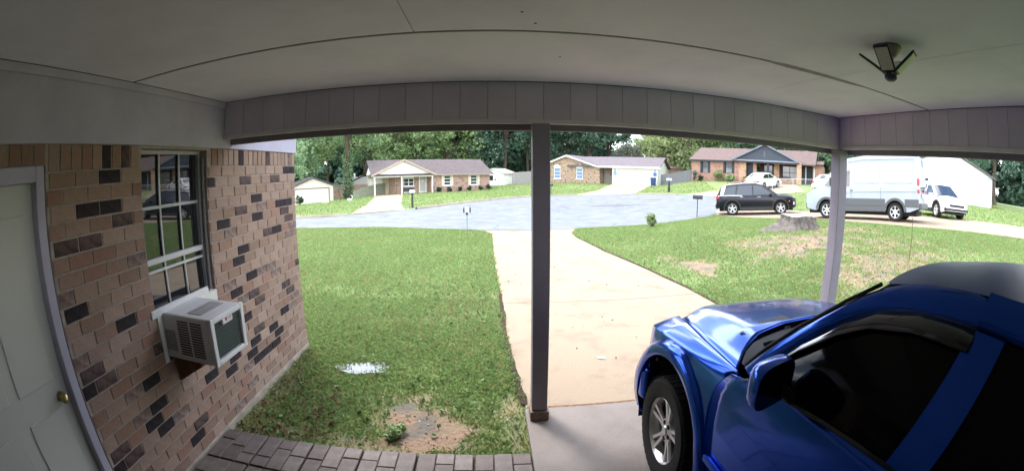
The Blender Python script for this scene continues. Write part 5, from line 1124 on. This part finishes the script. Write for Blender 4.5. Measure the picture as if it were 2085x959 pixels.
def quads(name, V, m):
    me = bpy.data.meshes.new(name); k = len(V)//4; me.vertices.add(len(V)); me.vertices.foreach_set('co', V.astype(np.float32).ravel()); me.loops.add(4*k); me.loops.foreach_set('vertex_index', np.arange(4*k, dtype=np.int32))
    me.polygons.add(k); me.polygons.foreach_set('loop_start', np.arange(0,4*k,4,dtype=np.int32)); me.materials.append(m); me.update(); me.validate(); return me
def tree(name, label, kind, h, cw, trunk_h, seed, nclump=46, per=105, leaf=.42, tr_r=.28, low=False, ivy=False):
    rg = random.Random(seed); o = thing(name, label, 'tree', (0,0,0)); cz = (h+trunk_h)/2; rz_ = (h-trunk_h)/2
    cs, rs = [], []
    for i in range(nclump):
        a = rg.uniform(0, 6.28); e = math.asin(rg.uniform(-.75, 1)); k = rg.uniform(.5, 1.0); rr = cw*(1 if math.sin(e) < .2 else 1.0)
        cs.append((rr*k*math.cos(e)*math.cos(a), rr*k*math.cos(e)*math.sin(a), cz+rz_*k*math.sin(e))); rs.append(rg.uniform(.16,.34)*cw)
    tr2 = MB(); bend = [(rg.uniform(-.3,.3), rg.uniform(-.3,.3)) for _ in range(4)]
    pts = [(0,0,-.4),(bend[0][0]*.3,bend[0][1]*.3,trunk_h*.5),(bend[1][0],bend[1][1],trunk_h),(bend[2][0]*1.5,bend[2][1]*1.5,cz),(bend[3][0]*2,bend[3][1]*2,h*.86)]
    tr2.tube(pts, [tr_r*1.5,tr_r,tr_r*.85,tr_r*.5,tr_r*.12], 9)
    for i in range(0, nclump, 3):
        c = cs[i]; t = rg.uniform(.1,.75); b = Vector(pts[2]).lerp(Vector(pts[4]), t*.8); m_ = b.lerp(Vector(c), .55)+Vector((0,0,.5)); tr2.tube([b, m_, c], [tr_r*.35*(1-t*.6), tr_r*.22*(1-t*.5), tr_r*.06], 5, False)
    tr2.build('trunk', bark, o, smooth=60)
    V = leaves(cs, rs, per, leaf, seed)
    if ivy: V = np.r_[V, leaves([(bend[0][0]*.3*q, bend[0][1]*.3*q, trunk_h*q) for q in np.linspace(.02,1.0,12)], [tr_r*2.0]*12, 260, .26, seed+1, 1.3)]
    fin(bpy.data.objects.new('crown', quads('crown', V, leafm[kind])), o); return o
def at(az, d): return (d*math.sin(R(az)), d*math.cos(R(az)))
protos = {'yellow': dict(h=15, cw=5.6, trunk_h=1.6, seed=11, nclump=58, per=120), 'dark': dict(h=17, cw=5.4, trunk_h=1.0, seed=12, nclump=66, per=125), 'mid': dict(h=14, cw=5.0, trunk_h=1.2, seed=13, nclump=56, per=120), 'bluegreen': dict(h=16, cw=4.2, trunk_h=1.0, seed=14, nclump=58, per=125), 'pale': dict(h=8.5, cw=4.2, trunk_h=.6, seed=15, nclump=50, leaf=.36, per=120), 'hazy': dict(h=11, cw=4.6, trunk_h=3, seed=16)}
TREES = [  # kind, azimuth, distance, size, turn, label
 ('mid',-27.5,62,1.05,0,'leafy green tree behind the cream garage, nearest the brick corner'),
 ('yellow',-24.2,70,1.0,40,'yellow green tree rising behind the cream garage roof'),
 ('dark',-21.3,82,1.1,80,'dark tree in the gap behind the chimney of the back house'),
 ('mid',-16.6,78,1.15,10,'green tree right of the ivy trunk behind the mossy fence'),
 ('yellow',-13.4,72,1.05,200,'broad yellow green tree behind the left end of the white gabled house'),
 ('yellow',-9.8,74,1.15,75,'broad yellow green tree behind the white gable peak'),
 ('mid',-7.6,84,1.15,130,'green tree behind the long roof of the ranch house'),
 ('yellow',-5.6,75,1.0,310,'yellow green tree behind the right half of the ranch house roof'),
 ('bluegreen',-3.0,78,1.15,20,'dusky blue green tree behind the ranch house ridge end'),
 ('dark',-.6,80,1.15,150,'dark tree behind the white shed'),
 ('dark',2.2,76,1.1,60,'dark tree above the weathered privacy fence left of the middle post'),
 ('dark',4.9,82,1.2,220,'dark dense tree hidden behind the middle post'),
 ('dark',8.0,84,1.15,280,'dark dense tree behind the arched window gable'),
 ('bluegreen',10.6,86,1.2,100,'blue green tree behind the peak of the arched window gable'),
 ('dark',13.2,84,1.1,330,'dark tree behind the roof of the garage house'),
 ('dark',15.6,92,1.0,190,'dark tree with a rounded top left of the bright sky gap'),
 ('hazy',18.2,80,.6,0,'hazy brownish tree low in the bright sky gap behind the garage roof'),
 ('pale',20.6,84,.92,30,'pale green tree below the bright sky gap'),
 ('pale',23.4,70,1.05,120,'pale yellow green tree behind the dark grey fence'),
 ('pale',26.2,67,1.3,250,'pale yellow green tree left of the rose brown roof'),
 ('mid',29.6,76,1.1,60,'green tree behind the left end of the rose brown roof'),
 ('dark',33.2,78,1.15,140,'dark tree behind the middle of the rose brown roof'),
 ('mid',37.0,76,1.1,300,'green tree behind the dark front gable'),
 ('dark',41.0,74,1.05,20,'dark tree behind the right end of the rose brown roof'),
 ('mid',45.6,62,.9,210,'green tree beside the right end of the dark trimmed house'),
 ('dark',50.0,64,1.0,90,'dark tree behind the roof of the tall van'),
 ('mid',54.2,60,.95,10,'green tree behind the rear half of the tall van roof'),
 ('dark',58.5,66,1.05,170,'dark tree behind the pale siding house gable'),
 ('mid',63.5,60,1.0,240,'green tree right of the pale siding house'),
 ('dark',69,52,1.0,300,'dark tree at the far right behind the side lawn')]
pt = {}
for kind, az, d, sc, rot, lab in TREES:
    x, y = at(az, d)
    if kind not in pt: o = tree(kind+'_tree' if kind in ('dark','pale') else 'leafy_tree', lab, kind, **protos[kind]); pt[kind] = o
    else: o = dup(pt[kind])
    o.location = (x, y, zg(x,y)-.2); o.rotation_euler = (0,0,R(rot)); o.scale = (sc, sc, sc*random.uniform(.93,1.08)); o['label'] = lab; o['group'] = 'trees behind the houses'
# far wood that reads as one mass behind the single trees
cs, rs = [], []
for az in np.arange(-48, 84, .85):
    d = 104+random.uniform(-8,10); x, y = at(az, d); hmax = 13 if not 15.5 < az < 21.5 else 4.5
    for k in range(6): cs.append((x+random.uniform(-3,3), y+random.uniform(-3,3), zg(x,y)+hmax*(k+.25)/6+random.uniform(-.8,.8))); rs.append(random.uniform(1.7,3.0))
fw = fin(bpy.data.objects.new('far_wood', quads('far_wood', leaves(cs, rs, 170, 1.25, 77), leafm['dark']))); tag(fw, kind='stuff')
iv = tree('ivy_tree', 'tall tree with a thick ivy covered trunk behind the mossy fence', 'mid', 17, 5.5, 6.0, 31, tr_r=.42, ivy=True); x, y = at(-18.75, 60); iv.location = (x, y, zg(x,y)-.1)
# branch of a small tree hanging in beside the brick corner
sm = tree('young_tree', 'small leafy tree half hidden by the brick corner in front of the cream garage', 'mid', 5.2, 1.9, 1.5, 41, 26, 70, .2, .09); x, y = at(-26.9, 33); sm.location = (x, y, zg(x,y))
def shrub(name, label, x, y, r_, h, kind, seed, n=900, leaf=.1, group=None):
    o = thing(name, label, 'shrub', (x, y, zg(x,y)), 0, group); rg = random.Random(seed); cs, rs = [], []
    for i in range(14): a = rg.uniform(0,6.28); k = rg.uniform(.1,.75); cs.append((r_*k*math.cos(a), r_*k*math.sin(a), h*rg.uniform(.22,.8))); rs.append(r_*rg.uniform(.3,.5))
    q = MB()
    for c in cs[:7]: q.tube([(0,0,-.05), (c[0]*.4,c[1]*.4,c[2]*.5), c], [.02,.014,.005], 4, False)
    q.build('stem', bark, o); fin(bpy.data.objects.new('foliage', quads('foliage', leaves(cs, rs, n//14, leaf, seed, .95), leafm[kind])), o); return o
lab6 = ['round dark shrub at the porch corner of the white gabled ranch house','low dark shrub under the left shuttered window','dark shrub between the two shuttered windows, nearer the left one','dark shrub between the two shuttered windows, nearer the right one','small dark shrub under the right shuttered window','larger dark shrub at the right corner of the ranch house']
for i, u in enumerate((7.83,9.11,10.42,11.66,13.12,14.14)):
    p = local(h1, u, -.25, 0); shrub('round_shrub', lab6[i], p.x, p.y, (.34,.30,.32,.33,.28,.42)[i], (.8,.62,.66,.72,.6,.72)[i], 'shrub', 50+i, group='shrubs along the ranch house')
for i, (u, r_, h, k, lb) in enumerate(((.1,.42,1.5,'bluegreen','narrow conical evergreen at the left corner of the dark trimmed house'),(.9,.3,.8,'shrub','small dark shrub under the first dark shuttered window'),(3.1,.75,1.35,'pale','pale leafy bush between the dark shuttered windows'),(4.4,.7,1.0,'yellow','yellow green bush under the second dark shuttered window'),(6.6,.6,.55,'pale','low pale bush in front of the dark front door'))):
    p = local(h3, u, -.7, 0); shrub('garden_bush', lb, p.x, p.y, r_, h, k, 70+i, leaf=.14, group='bushes along the dark trimmed house')
shrub('roadside_bush', 'small pale bush alone at the road edge on the right lawn', 6.51, 16.35, .30, .56, 'pale', 81, 2400, .06)
shrub('dark_shrub', 'small dark shrub in the shaded corner below the cream garage', *at(-25.3, 44), .5, 1.2, 'shrub', 83, 700, .14)
rt = tree('rose_tree', 'small dark standard rose on the lawn in front of the back house', 'bluegreen', 2.5, .62, 1.0, 91, 16, 50, .12, .035); rt.location = (-14.9, 41.2, zg(-14.9,41.2))
sw_ = thing('white_planter', 'white swan shaped planter on the lawn beside the standard rose', 'planter', (-13.5, 40.2, zg(-13.5,40.2)), R(20)); wp = mat('planter_white', (.75,.78,.8), .5)
MB().lathe([(0,0),(.16,.02),(.24,.16),(.22,.26),(.17,.24),(0,.2)], n=16).build('body', wp, sw_, smooth=True); MB().tube([(.16,0,.18),(.27,0,.34),(.24,0,.52),(.16,0,.58),(.26,0,.60)], [.06,.045,.04,.045,.02], 8).build('neck', wp, sw_, smooth=True)
pc = tag(MB().lathe([(0,0),(.36,0),(.38,.1),(.3,.14),(0,.12)], n=16).build('tree_ring', mat('stone_pale', (.5,.48,.4), .8)), 'low pale stone ring on the lawn left of the white planter', 'stone ring'); pc.location = (-16.2, 40.5, zg(-16.2,40.5))
shrub('weed_clump', 'green weed clump growing in the sandy patch beside the paved walk', -.78, 2.90, .11, .10, 'yellow', 95, 700, .03)
# ------------------------------------------------------------------ grass
def grass(name, poly, dens, hgt, wid, seed, cond=None, m=None):
    r = np.random.default_rng(seed); P = np.array(poly); x0, y0 = P.min(0); x1, y1 = P.max(0); n = int((x1-x0)*(y1-y0)*dens); x = r.uniform(x0,x1,n); y = r.uniform(y0,y1,n); k = inside(x, y, poly)
    for c in CONCRETES: k &= ~inside(x, y, c)
    k &= ~((x < XW+.02) & (y < YC+.02)); k &= ~((x > -2.3) & (x < .29) & (y < 2.655)); k &= ~((x > .28) & (x < 3.76) & (y < 3.35)); k &= r.random(n) > bare(x, y)*1.02; k &= ((x+1.38)/.27)**2+((y-4.14)/.17)**2 > r.uniform(.1,1.1,n)
    cl = fnoise(x, y, 1.1); k &= r.random(n) < (.35+1.1*cl)
    if cond is not None: k &= cond(x, y, r)
    x, y = x[k], y[k]; n = len(x); z = zt(x, y); a = r.uniform(0, 6.283, n); tl = fnoise(x, y, .55); h = hgt*(.45+.8*r.random(n))*(.6+.8*tl); ww = wid*(.6+.8*r.random(n)); ln = h*r.uniform(.4,1.5,n); b = r.uniform(0,6.283,n)
    ca, sa = np.cos(a)*ww/2, np.sin(a)*ww/2; V = np.stack([np.stack([x-ca,y-sa,z-.01],1), np.stack([x+ca,y+sa,z-.01],1), np.stack([x+ca*.5+np.cos(b)*ln*.45,y+sa*.5+np.sin(b)*ln*.45,z+h*.7],1), np.stack([x+np.cos(b)*ln,y+np.sin(b)*ln,z+h*.95],1)], 1).reshape(-1,3)
    me = quads(name, V, m or grm); me.materials.append(straw); me.polygons.foreach_set('material_index', (r.random(n) < .10+.25*np.clip(bare(x,y)*1.4,0,1)+.25*np.clip(fnoise(x,y,.33)-.52,0,1)).astype(np.int32)); return tag(fin(bpy.data.objects.new(name, me)), kind='stuff')
straw = mat('straw_blades', (.33,.27,.13), .7, .2, trans=.3, islandvar=.3)
grm = mat('grass_blades', (.22,.32,.115), .65, .25, trans=.35, islandvar=.36, hue=.028)
nearA = [(-2.3,2.6),(.35,2.6),(.35,7),(-3.5,7)]; nearB = [(3.0,.5),(10,.5),(10,7),(3,7)]
grass('grass', nearA, 6500, .042, .010, 1); grass('grass', [(-4.5,7),(.35,7),(.35,17.6),(-10,18.4)], 1700, .05, .017, 2)
grass('grass', nearB, 3200, .045, .013, 3); grass('grass', [(2.7,7),(10,7),(16,3),(16,12),(13.4,18),(12.8,21.6),(9.3,18.5),(2.7,17.2)], 1400, .05, .017, 4)
grass('grass', [(10,-2),(17,-2),(17,4),(16,7),(10,7)], 1000, .05, .018, 5); grass('grass', [(16,-2),(45,-2),(45,25),(18,30),(13,21.8),(16,12)], 60, .09, .05, 6); 
grass('grass', [(-26,23),(-8,24),(-3,30.5),(3,37),(8,38),(12.5,37),(17,34),(20,34),(24,44),(22,52),(8,61),(2,62),(-14,49),(-26,50)], 70, .09, .05, 7)
# clover flowers and fallen bits
def bits(name, poly, n, size, m, seed, lift=.05, flat=False):
    r = np.random.default_rng(seed); P = np.array(poly); x = r.uniform(P[:,0].min(), P[:,0].max(), n*3); y = r.uniform(P[:,1].min(), P[:,1].max(), n*3); k = inside(x,y,poly)
    if not flat:
        for c in CONCRETES: k &= ~inside(x,y,c)
    x, y = x[k][:n], y[k][:n]; z = zt(x,y)+lift; V = leaves(np.stack([x,y,z],1), [size*.3]*len(x), 3 if not flat else 1, size, seed, .3); tag(fin(bpy.data.objects.new(name, quads(name, V, m))), kind='stuff')
bits('clover_flowers', [(-2.2,2.7),(.2,2.7),(.1,9),(-3.5,9)], 90, .016, mat('clover_white', (.5,.52,.42), .7), 21, .05); bits('clover_flowers', [(3,4),(9,4),(9,12),(3,12)], 80, .018, mat('clover_white', (.5,.52,.42), .7), 22, .05)
bits('fallen_leaves', [(.4,3.4),(3.6,3.4),(3,12),(.3,12)], 90, .03, mat('dead_leaf', (.20,.12,.07), .9), 23, .024, True); bits('fallen_leaves', [(-2.2,2.7),(-1.3,2.7),(-1.6,4.6),(-2.2,4.6)], 420, .035, mat('dead_leaf', (.20,.12,.07), .9), 24, .02)
for pl_, n_w, sd in (([(-2.2,2.7),(.2,2.7),(.1,8),(-3.2,8)], 260, 31), ([(3.2,3),(11,2),(14,9),(10,13),(3,13)], 700, 32)): bits('weeds', pl_, n_w, .055, mat('weed_leaves', (.15,.23,.08), .6, .3, trans=.3, islandvar=.4, hue=.03), sd, .035)
bits('pebbles', [(-1.3,2.68),(-.1,2.68),(-.1,3.6),(-1.0,3.6)], 160, .022, mat('pebble', (.32,.27,.22), .9), 26, .004)
bits('fallen_leaves', [(5,5),(12,5),(12,11.5),(5,11.5)], 900, .05, mat('wood_chip', (.36,.25,.17), .9), 25, .02)
